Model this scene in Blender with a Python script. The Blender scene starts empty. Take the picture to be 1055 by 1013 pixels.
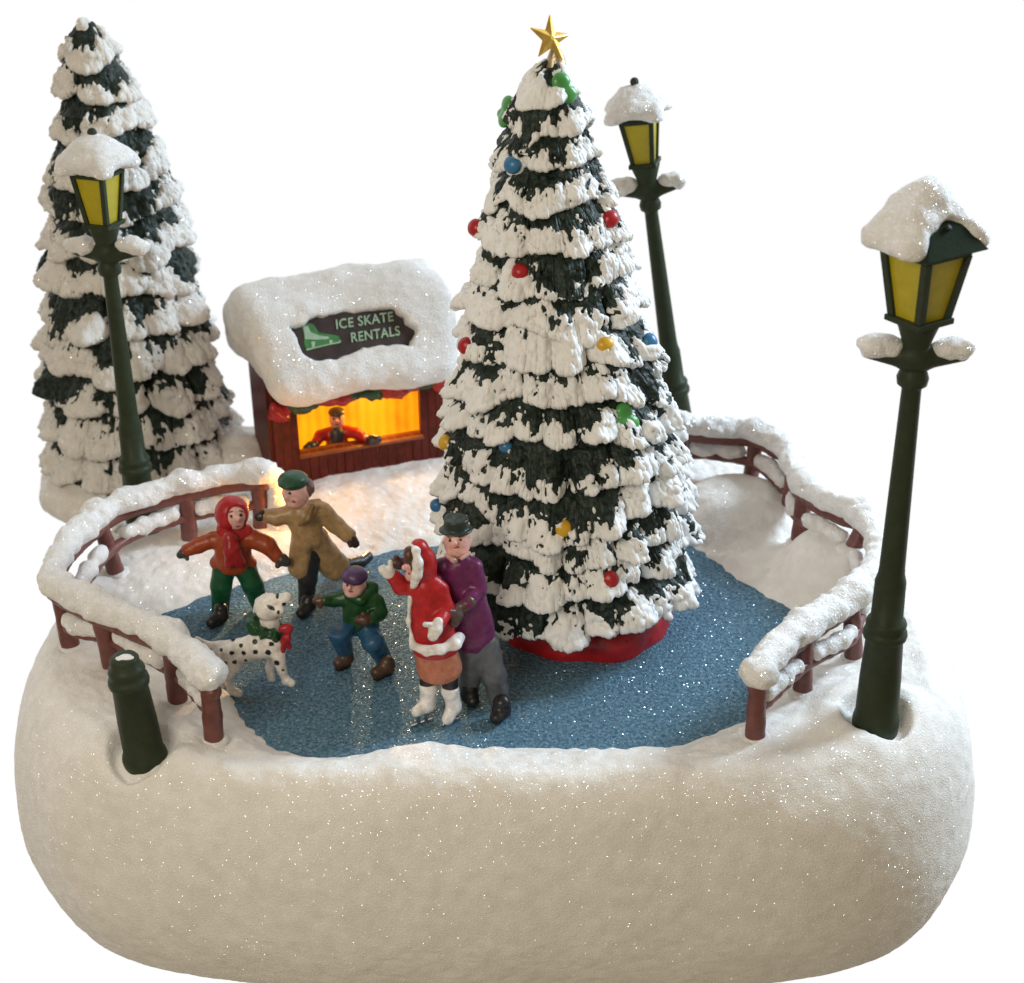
import bpy, bmesh, math, random
import numpy as np
from mathutils import Vector, Matrix

# ---------------------------------------------------------------- scene, camera
# 1 Blender unit = 1 cm (the display piece is about 20 cm wide)
sc = bpy.context.scene
sc.unit_settings.system = 'METRIC'
sc.unit_settings.scale_length = 0.01
col = bpy.data.collections.new('display_piece')
sc.collection.children.link(col)
rng = np.random.default_rng(7)
random.seed(7)

IW, IH, FPX = 1055., 1013., 1750.
PITCH, ROLL = math.radians(26), math.radians(1.2)
CAM = np.array([0, -36., 17.55])
fwd = np.array([0, math.cos(PITCH), -math.sin(PITCH)])
_r0 = np.array([1., 0, 0]); _u0 = np.cross(_r0, fwd)
rt = _r0 * math.cos(ROLL) - _u0 * math.sin(ROLL)
up = _r0 * math.sin(ROLL) + _u0 * math.cos(ROLL)

def _ray(px, py): return fwd + rt * (px - IW / 2) / FPX - up * (py - IH / 2) / FPX
def atz(px, py, z):
    d = _ray(px, py); return CAM + d * ((z - CAM[2]) / d[2])
def aty(px, py, y):
    d = _ray(px, py); return CAM + d * ((y - CAM[1]) / d[1])
def proj(p):
    v = np.asarray(p, float) - CAM; w = v @ fwd
    return IW / 2 + FPX * (v @ rt) / w, IH / 2 - FPX * (v @ up) / w, w

cam = bpy.data.cameras.new('camera'); camo = bpy.data.objects.new('camera', cam)
col.objects.link(camo)
M = Matrix(((rt[0], up[0], -fwd[0], CAM[0]), (rt[1], up[1], -fwd[1], CAM[1]), (rt[2], up[2], -fwd[2], CAM[2]), (0, 0, 0, 1)))
camo.matrix_world = M
cam.sensor_fit = 'HORIZONTAL'; cam.sensor_width = 36; cam.lens = FPX / IW * 36
cam.clip_start = 1; cam.clip_end = 500
cam.dof.use_dof = True; cam.dof.focus_distance = 31.5; cam.dof.aperture_fstop = 0.34
sc.camera = camo

# ---------------------------------------------------------------- tagging and linking
def tag(o, label=None, cat=None, group=None, kind=None):
    if label: o['label'] = label
    if cat: o['category'] = cat
    if group: o['group'] = group
    if kind: o['kind'] = kind
    return o

def thing(name, label, cat, loc=(0, 0, 0), rot=(0, 0, 0), group=None):
    o = bpy.data.objects.new(name, None); col.objects.link(o)
    o.empty_display_size = .3
    o.location = loc; o.rotation_euler = rot
    return tag(o, label, cat, group)

def link(name, me, mat, parent=None, origin=None, smooth=True):
    """link a mesh; origin = world point subtracted from the vertices (the parent's base)"""
    o = bpy.data.objects.new(name, me); col.objects.link(o)
    if origin is not None:
        n = len(me.vertices); a = np.empty(n * 3, np.float32); me.vertices.foreach_get('co', a)
        a = (a.reshape(-1, 3) - np.asarray(origin, np.float32)).ravel(); me.vertices.foreach_set('co', a)
        if parent is None: o.location = origin
    if mat: me.materials.append(mat)
    if smooth and len(me.polygons):
        me.polygons.foreach_set('use_smooth', np.ones(len(me.polygons), bool))
    me.update()
    if parent is not None: o.parent = parent
    return o

def mesh_np(name, V, F):
    V = np.asarray(V, np.float32); F = np.asarray(F, np.int32)
    me = bpy.data.meshes.new(name)
    me.vertices.add(len(V)); me.vertices.foreach_set('co', V.ravel())
    k = F.shape[1]; n = len(F)
    me.loops.add(n * k); me.loops.foreach_set('vertex_index', F.ravel())
    me.polygons.add(n); me.polygons.foreach_set('loop_start', np.arange(0, n * k, k, dtype=np.int32))
    me.update(calc_edges=True); me.validate()
    return me

def set_col(me, C):
    at = me.color_attributes.new('Col', 'FLOAT_COLOR', 'POINT')
    A = np.ones((len(me.vertices), 4), np.float32); A[:, :3] = C
    at.data.foreach_set('color', A.ravel())

# ---------------------------------------------------------------- noise
_perm = np.random.default_rng(3).permutation(256).astype(np.int32)
_tab = (np.random.default_rng(4).random(256) * 2 - 1).astype(np.float32)
def vnoise(P, f=1., seed=0):
    P = np.asarray(P, np.float32) * f + seed * 17.31
    I = np.floor(P).astype(np.int32); U = P - I; U = U * U * (3 - 2 * U)
    def h(a, b, c): return _tab[_perm[(_perm[(_perm[(I[..., 0] + a) & 255] + I[..., 1] + b) & 255] + I[..., 2] + c) & 255]]
    x, y, z = U[..., 0], U[..., 1], U[..., 2]
    l = lambda a, b, t: a + (b - a) * t
    return l(l(l(h(0,0,0), h(1,0,0), x), l(h(0,1,0), h(1,1,0), x), y), l(l(h(0,0,1), h(1,0,1), x), l(h(0,1,1), h(1,1,1), x), y), z)
def fbm(P, f, seed=0, o=3):
    s = 0; a = 1.
    for k in range(o): s = s + a * vnoise(P, f * 2.03 ** k, seed + k); a *= .5
    return s
def sstep(a, b, x):
    t = np.clip((x - a) / (b - a), 0, 1); return t * t * (3 - 2 * t)

# ---------------------------------------------------------------- signed distance modelling
class SDF:
    """union of rounded primitives on a grid, meshed with surface nets: one continuous skin"""
    def __init__(s, lo, hi, res):
        s.lo = np.asarray(lo, float); s.res = res
        n = np.ceil((np.asarray(hi) - s.lo) / res).astype(int) + 2
        s.ax = [(s.lo[i] + res * np.arange(n[i])).astype(np.float32) for i in range(3)]
        s.D = np.full(n, 9., np.float32)
    def sub(s, lo, hi):
        sl = []
        for i in range(3):
            a = int(max(0, math.floor((lo[i] - s.lo[i]) / s.res))); b = int(min(len(s.ax[i]), math.ceil((hi[i] - s.lo[i]) / s.res) + 1))
            sl.append(slice(a, max(a, b)))
        X = np.meshgrid(*[s.ax[i][sl[i]] for i in range(3)], indexing='ij')
        return tuple(sl), np.stack(X, -1)
    def _mix(s, sl, d, k):
        if d.size == 0: return
        A = s.D[sl]
        h = np.clip(k - np.abs(A - d), 0, None) / k
        s.D[sl] = np.minimum(A, d) - h * h * k * .25
    def cap(s, a, b, ra, rb=None, k=.06, sy=1.):
        rb = ra if rb is None else rb
        a = np.asarray(a, np.float32); b = np.asarray(b, np.float32); m = max(ra, rb) + k + 3 * s.res
        sl, X = s.sub(np.minimum(a, b) - m, np.maximum(a, b) + m)
        S = np.array([1, sy, 1], np.float32)
        ba = (b - a) / S; pa = (X - a) / S
        t = np.clip((pa @ ba) / max(1e-9, ba @ ba), 0, 1)
        d = (np.linalg.norm(pa - t[..., None] * ba, axis=-1) - (ra + (rb - ra) * t)) * min(1, sy)
        s._mix(sl, d, k); return s
    def chain(s, pts, rs, k=.06, sy=1.):
        if len(pts) == 1: return s.cap(pts[0], pts[0], rs[0], None, k, sy)
        for i in range(len(pts) - 1): s.cap(pts[i], pts[i + 1], rs[i], rs[i + 1], k, sy)
        return s
    def ell(s, c, r, k=.06, R=None):
        c = np.asarray(c, np.float32); r = np.asarray(r, np.float32); m = r.max() + k + 3 * s.res
        sl, X = s.sub(c - m, c + m)
        p = X - c
        if R is not None: p = p @ np.asarray(R, np.float32)
        q = p / r; n = np.linalg.norm(q, axis=-1); g = np.linalg.norm(q / r, axis=-1) + 1e-6
        s._mix(sl, n * (n - 1) / g, k); return s
    def cut(s, p, n, k=.03):
        n = np.asarray(n, np.float32); n = n / np.linalg.norm(n)
        sl, X = s.sub([-99] * 3, [99] * 3)
        d = (X - np.asarray(p, np.float32)) @ n
        h = np.clip(k - np.abs(s.D - d), 0, None) / k
        s.D = np.maximum(s.D, d) + h * h * k * .25; return s
    def carve(s, c, r, k=.04):
        c = np.asarray(c, np.float32); r = np.asarray(r, np.float32)
        sl, X = s.sub(c - r.max() - k, c + r.max() + k)
        q = (X - c) / r; d = -(np.linalg.norm(q, axis=-1) - 1) * r.min()
        A = s.D[sl]; h = np.clip(k - np.abs(A - d), 0, None) / k
        s.D[sl] = np.maximum(A, d) + h * h * k * .25; return s
    def noise(s, amp, f, seed=0, o=2):
        m = np.abs(s.D) < 4 * amp + 2 * s.res
        I = np.argwhere(m)
        P = np.stack([s.ax[i][I[:, i]] for i in range(3)], -1)
        s.D[m] += amp * fbm(P, f, seed, o); return s
    def mesh(s, name):
        D = s.D; S = D < 0
        nx, ny, nz = D.shape
        cnt = sum(S[a:nx - 1 + a, b:ny - 1 + b, c:nz - 1 + c].astype(np.int8) for a in (0, 1) for b in (0, 1) for c in (0, 1))
        act = (cnt > 0) & (cnt < 8)
        I = np.argwhere(act); idx = np.full(act.shape, -1, np.int64); idx[act] = np.arange(len(I))
        acc = np.zeros((len(I), 3)); num = np.zeros(len(I))
        cor = [np.array(c) for c in ((0,0,0),(1,0,0),(0,1,0),(1,1,0),(0,0,1),(1,0,1),(0,1,1),(1,1,1))]
        val = [D[I[:, 0] + c[0], I[:, 1] + c[1], I[:, 2] + c[2]] for c in cor]
        for a, b in ((0,1),(2,3),(4,5),(6,7),(0,2),(1,3),(4,6),(5,7),(0,4),(1,5),(2,6),(3,7)):
            m = (val[a] < 0) != (val[b] < 0)
            t = val[a][m] / (val[a][m] - val[b][m])
            acc[m] += cor[a] + t[:, None] * (cor[b] - cor[a]); num[m] += 1
        V = (I + acc / num[:, None]) * s.res + s.lo
        Q = []
        for ax in range(3):
            o1, o2 = [(1, 2), (2, 0), (0, 1)][ax]
            lo = [slice(None)] * 3; hi = [slice(None)] * 3
            lo[ax] = slice(0, -1); hi[ax] = slice(1, None)
            ch = S[tuple(lo)] != S[tuple(hi)]
            E = np.argwhere(ch)
            ok = (E[:, o1] > 0) & (E[:, o2] > 0) & (E[:, o1] < D.shape[o1] - 1) & (E[:, o2] < D.shape[o2] - 1)
            E = E[ok]
            if not len(E): continue
            def cell(d1, d2):
                e = E.copy(); e[:, o1] -= d1; e[:, o2] -= d2
                return idx[e[:, 0], e[:, 1], e[:, 2]]
            q = np.stack([cell(1, 1), cell(0, 1), cell(0, 0), cell(1, 0)], -1)
            inside = S[E[:, 0], E[:, 1], E[:, 2]]
            q[~inside] = q[~inside][:, ::-1]
            Q.append(q)
        return mesh_np(name, V, np.concatenate(Q))

# ---------------------------------------------------------------- plain mesh helpers
def lathe(name, prof, n=40):
    prof = np.array(prof, float); m = len(prof); th = np.linspace(0, 2 * math.pi, n, endpoint=False)
    V = np.stack([prof[:, 0][:, None] * np.cos(th), prof[:, 0][:, None] * np.sin(th), np.repeat(prof[:, 1][:, None], n, 1)], -1).reshape(-1, 3)
    F = [[i * n + j, i * n + (j + 1) % n, (i + 1) * n + (j + 1) % n, (i + 1) * n + j] for i in range(m - 1) for j in range(n)]
    return mesh_np(name, V, F)

def bm_mesh(name, build, bevel=0., seg=2):
    bm = bmesh.new(); build(bm)
    bmesh.ops.remove_doubles(bm, verts=bm.verts, dist=1e-5)
    if bevel: bmesh.ops.bevel(bm, geom=[e for e in bm.edges if e.is_manifold and e.calc_face_angle(0) > .35], offset=bevel, segments=seg, profile=.7, affect='EDGES')
    bmesh.ops.recalc_face_normals(bm, faces=bm.faces)
    me = bpy.data.meshes.new(name); bm.to_mesh(me); bm.free(); return me

def add_box(bm, lo, hi):
    v = [bm.verts.new((x, y, z)) for x in (lo[0], hi[0]) for y in (lo[1], hi[1]) for z in (lo[2], hi[2])]
    for f in ((0,1,3,2),(4,6,7,5),(0,4,5,1),(2,3,7,6),(0,2,6,4),(1,5,7,3)): bm.faces.new([v[i] for i in f])

def add_frustum(bm, w0, w1, z0, z1):
    a = [bm.verts.new((sx * w0 / 2, sy * w0 / 2, z0)) for sx, sy in ((-1,-1),(1,-1),(1,1),(-1,1))]
    b = [bm.verts.new((sx * w1 / 2, sy * w1 / 2, z1)) for sx, sy in ((-1,-1),(1,-1),(1,1),(-1,1))]
    bm.faces.new(a[::-1]); bm.faces.new(b)
    for i in range(4): bm.faces.new([a[i], a[(i + 1) % 4], b[(i + 1) % 4], b[i]])

def add_prism(bm, pts, y0, y1):
    a = [bm.verts.new((p[0], y0, p[1])) for p in pts]; b = [bm.verts.new((p[0], y1, p[1])) for p in pts]
    bm.faces.new(a); bm.faces.new(b[::-1]); n = len(pts)
    for i in range(n): bm.faces.new([a[i], b[i], b[(i + 1) % n], a[(i + 1) % n]])

def spline(pts, n):
    P = np.array(pts, float); P = np.vstack([2 * P[0] - P[1], P, 2 * P[-1] - P[-2]])
    out = []
    for i in range(1, len(P) - 2):
        for t in np.linspace(0, 1, n, endpoint=False):
            p0, p1, p2, p3 = P[i - 1], P[i], P[i + 1], P[i + 2]
            out.append(.5 * (2 * p1 + (p2 - p0) * t + (2 * p0 - 5 * p1 + 4 * p2 - p3) * t * t + (3 * p1 - p0 - 3 * p2 + p3) * t ** 3))
    out.append(P[-2]); return np.array(out)

# ---------------------------------------------------------------- materials
def new_mat(name):
    m = bpy.data.materials.new(name); m.use_nodes = True
    N = m.node_tree.nodes; L = m.node_tree.links; b = N['Principled BSDF']
    return m, N, L, b

def node(N, t, **kw):
    n = N.new(t)
    for k, v in kw.items(): setattr(n, k, v)
    return n

def glitter_mat(name, c0, c1, nscale, bump, flake_scale, flake_share, flake_col, flake_amt, rough=.65, flake_rough=.18, grain=(18., 1.), sub=0.):
    """coloured base with grainy bump, and tiny mirror flakes each turned its own way"""
    m, N, L, b = new_mat(name)
    tc = node(N, 'ShaderNodeTexCoord')
    no = node(N, 'ShaderNodeTexNoise'); no.inputs['Scale'].default_value = nscale; no.inputs['Detail'].default_value = 5
    L.new(tc.outputs['Object'], no.inputs['Vector'])
    cr = node(N, 'ShaderNodeValToRGB'); cr.color_ramp.elements[0].position = .35; cr.color_ramp.elements[1].position = .65
    cr.color_ramp.elements[0].color = (*c0, 1); cr.color_ramp.elements[1].color = (*c1, 1)
    L.new(no.outputs['Fac'], cr.inputs['Fac']); L.new(cr.outputs['Color'], b.inputs['Base Color'])
    b.inputs['Roughness'].default_value = rough
    b.inputs['Specular IOR Level'].default_value = .3
    if sub:
        b.inputs['Subsurface Weight'].default_value = sub; b.inputs['Subsurface Radius'].default_value = (.12, .11, .1); b.inputs['Subsurface Scale'].default_value = 1.
    g = node(N, 'ShaderNodeTexNoise'); g.inputs['Scale'].default_value = grain[0]; g.inputs['Detail'].default_value = 3; g.inputs['Roughness'].default_value = .6
    L.new(tc.outputs['Object'], g.inputs['Vector'])
    bp = node(N, 'ShaderNodeBump'); bp.inputs['Strength'].default_value = bump; bp.inputs['Distance'].default_value = .05 * grain[1]
    L.new(g.outputs['Fac'], bp.inputs['Height']); L.new(bp.outputs['Normal'], b.inputs['Normal'])
    vo = node(N, 'ShaderNodeTexVoronoi'); vo.inputs['Scale'].default_value = flake_scale
    L.new(tc.outputs['Object'], vo.inputs['Vector'])
    ma = node(N, 'ShaderNodeVectorMath', operation='MULTIPLY_ADD'); ma.inputs[1].default_value = (2, 2, 2); ma.inputs[2].default_value = (-1, -1, -1)
    L.new(vo.outputs['Color'], ma.inputs[0])
    ge = node(N, 'ShaderNodeNewGeometry')
    sc_ = node(N, 'ShaderNodeVectorMath', operation='SCALE'); sc_.inputs['Scale'].default_value = 1.1
    L.new(ma.outputs[0], sc_.inputs[0])
    ad = node(N, 'ShaderNodeVectorMath', operation='ADD'); L.new(sc_.outputs[0], ad.inputs[0]); L.new(ge.outputs['Normal'], ad.inputs[1])
    nr = node(N, 'ShaderNodeVectorMath', operation='NORMALIZE'); L.new(ad.outputs[0], nr.inputs[0])
    gl = node(N, 'ShaderNodeBsdfGlossy'); gl.inputs['Roughness'].default_value = flake_rough; gl.inputs['Color'].default_value = (*flake_col, 1)
    L.new(nr.outputs[0], gl.inputs['Normal'])
    wn = node(N, 'ShaderNodeTexWhiteNoise'); L.new(vo.outputs['Position'], wn.inputs['Vector'])
    lt = node(N, 'ShaderNodeMath', operation='LESS_THAN'); lt.inputs[1].default_value = flake_share; L.new(wn.outputs['Value'], lt.inputs[0])
    ld = node(N, 'ShaderNodeMath', operation='LESS_THAN'); ld.inputs[1].default_value = .42; L.new(vo.outputs['Distance'], ld.inputs[0])
    mu = node(N, 'ShaderNodeMath', operation='MULTIPLY'); L.new(lt.outputs[0], mu.inputs[0]); L.new(ld.outputs[0], mu.inputs[1])
    mu2 = node(N, 'ShaderNodeMath', operation='MULTIPLY'); mu2.inputs[1].default_value = flake_amt; L.new(mu.outputs[0], mu2.inputs[0])
    gm = node(N, 'ShaderNodeMixShader'); tr = node(N, 'ShaderNodeEmission'); tr.inputs['Strength'].default_value = 0
    L.new(mu2.outputs[0], gm.inputs[0]); L.new(tr.outputs[0], gm.inputs[1]); L.new(gl.outputs[0], gm.inputs[2])
    mx = node(N, 'ShaderNodeAddShader'); L.new(b.outputs[0], mx.inputs[0]); L.new(gm.outputs[0], mx.inputs[1])
    L.new(mx.outputs[0], N['Material Output'].inputs['Surface'])
    return m

def paint_mat(name, c, rough=.45, var=.25, vscale=4., bump=.25, bscale=14., spec=.5, attr=False, emit=None):
    """brushed model paint: colour drifts a little, surface not quite smooth"""
    m, N, L, b = new_mat(name)
    tc = node(N, 'ShaderNodeTexCoord')
    no = node(N, 'ShaderNodeTexNoise'); no.inputs['Scale'].default_value = vscale; no.inputs['Detail'].default_value = 6; no.inputs['Roughness'].default_value = .6
    L.new(tc.outputs['Object'], no.inputs['Vector'])
    mr = node(N, 'ShaderNodeMapRange'); mr.inputs['From Min'].default_value = .3; mr.inputs['From Max'].default_value = .7
    mr.inputs['To Min'].default_value = 1 - var; mr.inputs['To Max'].default_value = 1 + var
    L.new(no.outputs['Fac'], mr.inputs['Value'])
    mul = node(N, 'ShaderNodeVectorMath', operation='SCALE')
    if attr:
        at = node(N, 'ShaderNodeAttribute', attribute_name='Col'); L.new(at.outputs['Color'], mul.inputs[0])
    else: mul.inputs[0].default_value = c
    L.new(mr.outputs[0], mul.inputs['Scale']); L.new(mul.outputs[0], b.inputs['Base Color'])
    mr2 = node(N, 'ShaderNodeMapRange'); mr2.inputs['To Min'].default_value = rough - .12; mr2.inputs['To Max'].default_value = rough + .15
    L.new(no.outputs['Fac'], mr2.inputs['Value']); L.new(mr2.outputs[0], b.inputs['Roughness'])
    b.inputs['Specular IOR Level'].default_value = spec
    n2 = node(N, 'ShaderNodeTexNoise'); n2.inputs['Scale'].default_value = bscale; n2.inputs['Detail'].default_value = 4
    L.new(tc.outputs['Object'], n2.inputs['Vector'])
    bp = node(N, 'ShaderNodeBump'); bp.inputs['Strength'].default_value = bump; bp.inputs['Distance'].default_value = .03
    L.new(n2.outputs['Fac'], bp.inputs['Height']); L.new(bp.outputs['Normal'], b.inputs['Normal'])
    if emit:
        b.inputs['Emission Color'].default_value = (*emit[0], 1); b.inputs['Emission Strength'].default_value = emit[1]
    return m

M_SNOW = glitter_mat('snow_glitter', (.78, .755, .71), (.85, .83, .79), 3., .5, 52., .40, (1, 1, 1), .28, grain=(32., 1.))
M_SNOWCAP = glitter_mat('snow_glitter_coarse', (.76, .75, .735), (.83, .825, .81), 5., .7, 46., .34, (1, 1, 1), .42, grain=(22., 1.1))
M_ICE = glitter_mat('ice_glitter', (.048, .130, .200), (.155, .290, .390), 13., 1., 30., .6, (.78, .88, 1), .22, rough=.85, grain=(17., 2.2), flake_rough=.22)
M_FLOCK = paint_mat('tree_snow_paint', (.82, .82, .81), rough=.5, var=.07, bump=.35, bscale=9.)
M_FLOCKB = glitter_mat('tree_snow_glitter', (.72, .70, .66), (.82, .80, .77), 4., .6, 22., .08, (1, 1, 1), .5)
M_GREENS = paint_mat('tree_green_paint', (.017, .028, .022), rough=.42, var=.95, vscale=9., bump=.9, bscale=10., spec=.22)
M_BROWN = paint_mat('fence_brown_paint', (.15, .05, .042), rough=.4, var=.25)
M_LAMP = paint_mat('lamp_green_plastic', (.036, .047, .028), rough=.42, var=.15, bump=.12, spec=.1)
M_LAMPROOF = paint_mat('lamp_roof_green', (.020, .032, .020), rough=.8, var=.2, bump=.3, spec=.03)
M_PANE = paint_mat('lamp_yellow_paint', (.43, .35, .012), rough=.35, var=.12, bump=.1)
M_HOLE = paint_mat('dark_hole', (.004, .004, .004), rough=.7)
M_RED = paint_mat('red_paint', (.40, .012, .015), rough=.3, var=.2)
M_FIG = paint_mat('figure_paint', (.9, .9, .9), rough=.33, var=.26, vscale=7., bump=.55, bscale=7., attr=True, spec=.45)
M_STEEL = paint_mat('skate_blade_metal', (.35, .36, .38), rough=.25, var=.1); M_STEEL.node_tree.nodes['Principled BSDF'].inputs['Metallic'].default_value = .9
M_GOLD = paint_mat('gold_foil', (.92, .62, .16), rough=.28, var=.1, bump=.25, bscale=7.); M_GOLD.node_tree.nodes['Principled BSDF'].inputs['Metallic'].default_value = .95
M_WALL = paint_mat('shop_brown_boards', (.095, .014, .009), rough=.4, var=.45, vscale=3., spec=.22)
M_SIGN = paint_mat('sign_dark_board', (.035, .022, .022), rough=.5, var=.4, vscale=3.)
M_LETTER = paint_mat('sign_pale_green', (.34, .50, .36), rough=.5, var=.2)
M_LEAF = paint_mat('sign_mid_green', (.05, .20, .06), rough=.5, var=.3)
M_GARL = paint_mat('garland_green', (.02, .06, .02), rough=.4, var=.4)
M_GRED = paint_mat('garland_red', (.33, .010, .012), rough=.32, var=.3)

# ---------------------------------------------------------------- the ground: a moulded snow slab with a sunken rink
ICE_PX = [(-7.75,-5.75),(-7.0,-5.15),(-6.3,-4.6),(-4.8,-3.78),(-2.96,-2.97),(-.5,-2.3),(2.3,-2.2),(4.05,-3.1),(4.72,-4.3),(5.6,-5.7),(6.05,-6.6),(5.85,-7.7),(5.2,-8.9),
          (4.25,-9.9),(2.92,-10.6),(1.17,-10.68),(-.58,-10.58),(-1.81,-10.45),(-3.19,-10.75),(-4.3,-10.5),(-4.95,-9.75),(-5.4,-8.9),(-5.95,-8.0),(-6.7,-7.3),(-7.4,-6.6)]
ICE = spline(ICE_PX + [ICE_PX[0]], 6)[:-1]

def ice_dist(X, Y):
    """signed distance to the rink's edge, negative on the ice"""
    d2 = np.full(X.shape, 1e9, np.float32); ins = np.zeros(X.shape, bool)
    n = len(ICE)
    for i in range(n):
        a = ICE[i]; b = ICE[(i + 1) % n]; e = b - a
        wx, wy = X - a[0], Y - a[1]
        t = np.clip((wx * e[0] + wy * e[1]) / (e @ e), 0, 1)
        d2 = np.minimum(d2, (wx - e[0] * t) ** 2 + (wy - e[1] * t) ** 2)
        c = ((a[1] <= Y) != (b[1] <= Y))
        if abs(e[1]) > 1e-9: ins ^= c & (X < a[0] + (Y - a[1]) / e[1] * e[0])
    d = np.sqrt(d2); return np.where(ins, -d, d)

LAMP_R = (6.48, -10.3); LAMP_S = (-6.66, -10.72); LAMP_L = (-8.3, -2.0); LAMP_B = (4.15, 1.35)
def ground_h(X, Y):
    P = np.stack([X, Y, X * 0], -1)
    d = ice_dist(X, Y) + .10 * vnoise(P, 2.2, 5) + .05 * vnoise(P, 6., 6)
    h = -.25 + .27 * sstep(-.25, .02, d) + .34 * (1 - np.exp(-np.clip(d, 0, 9) / .75))
    front = sstep(-9.3, -10.6, Y) * sstep(-6, -4, X) * (1 - sstep(3.6, 5.2, X))
    h = h + front * .12 * sstep(0, .5, d)
    def hill(cx, cy, r, a, p=2.): 
        q = np.hypot(X - cx, Y - cy) / r
        return a * np.exp(-q ** p)
    h = h + (hill(5.1, -1.9, 1.3, .5, 5) + hill(6.75, -4.7, 1.1, .68, 6)) * sstep(0, .3, d)
    h = h + hill(6.0, -9.7, 1.3, .18) + hill(-6.9, -10.6, 1.6, .08)
    h = h + hill(-8.6, 2., 2.6, .5, 4) + hill(-3.8, 1.2, 3.2, .12, 4)
    for (cx, cy), r in ((LAMP_R, .62), (LAMP_S, .62), (LAMP_L, .6), (LAMP_B, .6)):
        q = np.hypot(X - cx, Y - cy)
        h = h - .30 * (1 - sstep(r * .75, r * 1.12, q)) + .07 * np.exp(-((q - r * 1.45) / .25) ** 2)
    sn = sstep(-.05, .25, d)
    h = h + sn * (.07 * vnoise(P, .8, 8) + .035 * vnoise(P, 2.7, 9) + .016 * vnoise(P, 7., 10) + .010 * vnoise(P, 15., 11))
    return h, d

def build_ground():
    NU, NT, NS = 840, 230, 120
    cx, cy = -.42, -4.6
    OUT = spline([(0,-12.65),(4,-12.6),(6.8,-11.85),(8.45,-10.0),(8.92,-7.2),(8.65,-4.7),(7.95,-2.2),(6.6,.3),(4.7,2.2),(1,3.3),(-4,3.6),(-7.6,3.2),(-9.2,1.2),(-9.65,-1.6),(-9.97,-5),(-10.02,-7.6),(-9.45,-9.6),(-7.6,-11.5),(-4.1,-12.4),(0,-12.65)], 60)[:-1]
    ang = np.unwrap(np.arctan2(OUT[:, 1] - cy, OUT[:, 0] - cx)); rad = np.hypot(OUT[:, 0] - cx, OUT[:, 1] - cy)
    th = np.linspace(0, 2 * math.pi, NU, endpoint=False)
    c, s = np.cos(th), np.sin(th)
    o_ = np.argsort(ang % (2 * math.pi)); R = np.interp(th, (ang % (2 * math.pi))[o_], rad[o_], period=2 * math.pi)
    for _ in range(6): R = (np.roll(R, 1) + R + np.roll(R, -1)) / 3
    # profile: flat top, quarter round shoulder, near vertical flank, tucked foot
    kt = np.linspace(0, 1, NT) ** .8 * .885
    ph = np.linspace(0, 1, NS // 2 + 1)[1:] * math.pi / 2
    kr = .885 + .115 * np.sin(ph); dr = 3.1 * (1 - np.cos(ph))
    t = np.linspace(0, 1, NS // 2 + 1)[1:]
    kf = 1. - .035 * t ** 2.; df = 3.1 + 1.4 * t
    K = np.concatenate([kt, kr, kf]); DR = np.concatenate([np.zeros(NT), dr, df])
    X = cx + K[:, None] * (R * c); Y = cy + K[:, None] * (R * s)
    h, d = ground_h(X, Y)
    f = 1 - sstep(0, 1.8, DR)[:, None]
    Z = h * f + .42 * (1 - f) - DR[:, None]
    P = np.stack([X, Y, Z], -1)
    # grain and soft lumps on the flank, pushed outward
    fl = sstep(.1, .8, DR)[:, None]
    lump = fl * (.10 * vnoise(P, .5, 21) + .022 * vnoise(P, 1.3, 22) + .012 * vnoise(P, 6, 23) + .008 * vnoise(P, 14, 24))
    P[..., 0] += lump * c; P[..., 1] += lump * s
    V = P.reshape(-1, 3); m = len(K)
    I = np.arange(NU); F = []
    for r in range(m - 1):
        F.append(np.stack([r * NU + I, (r + 1) * NU + I, (r + 1) * NU + (I + 1) % NU, r * NU + (I + 1) % NU], -1))
    F = np.concatenate(F)
    # close the underside
    V = np.vstack([V, [[cx, cy, V[-1][2]]]]); k = len(V) - 1; r = (m - 1) * NU
    U = np.stack([r + I, np.full(NU, k), np.full(NU, k), r + (I + 1) % NU], -1)
    me = mesh_np('snow_ground', V, np.concatenate([F, U[:, [0, 1, 3, 3]]])) if False else mesh_np('snow_ground', V, F)
    o = link('snow_ground', me, M_SNOW)
    tag(o, 'white glittering snow slab with rounded front that carries the whole winter scene', kind='structure')
    bm = bmesh.new()
    vs = [bm.verts.new(p) for p in V[r:r + NU]]; bm.faces.new(vs[::-1])
    me2 = bpy.data.meshes.new('snow_underside'); bm.to_mesh(me2); bm.free()
    o2 = link('snow_underside', me2, M_SNOW, smooth=False); o2.parent = o
build_ground()

def gz(x, y):
    h, d = ground_h(np.array([[x]], np.float32), np.array([[y]], np.float32)); return float(h[0, 0])

def build_ice():
    x0, x1, y0, y1, r = -8.3, 6.6, -11.1, -1.7, .05
    xs = np.arange(x0, x1, r); ys = np.arange(y0, y1, r)
    X, Y = np.meshgrid(xs, ys, indexing='ij'); P = np.stack([X, Y, 0 * X], -1)
    P[..., 2] = .012 * vnoise(P, 1.2, 31) + .008 * vnoise(P, 9, 32)
    n, m = X.shape; d = ice_dist(X.astype(np.float32), Y.astype(np.float32))
    A = np.arange(n * m).reshape(n, m)
    F = np.stack([A[:-1, :-1], A[1:, :-1], A[1:, 1:], A[:-1, 1:]], -1)
    keep = d[:-1, :-1] < .3
    F = F[keep]; u, inv = np.unique(F.ravel(), return_inverse=True)
    me = mesh_np('ice_rink', P.reshape(-1, 3)[u], inv.reshape(-1, 4))
    tag(link('ice_rink', me, M_ICE), 'blue glittering sheet of ice sunk in the snow', kind='structure')
build_ice()

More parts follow.
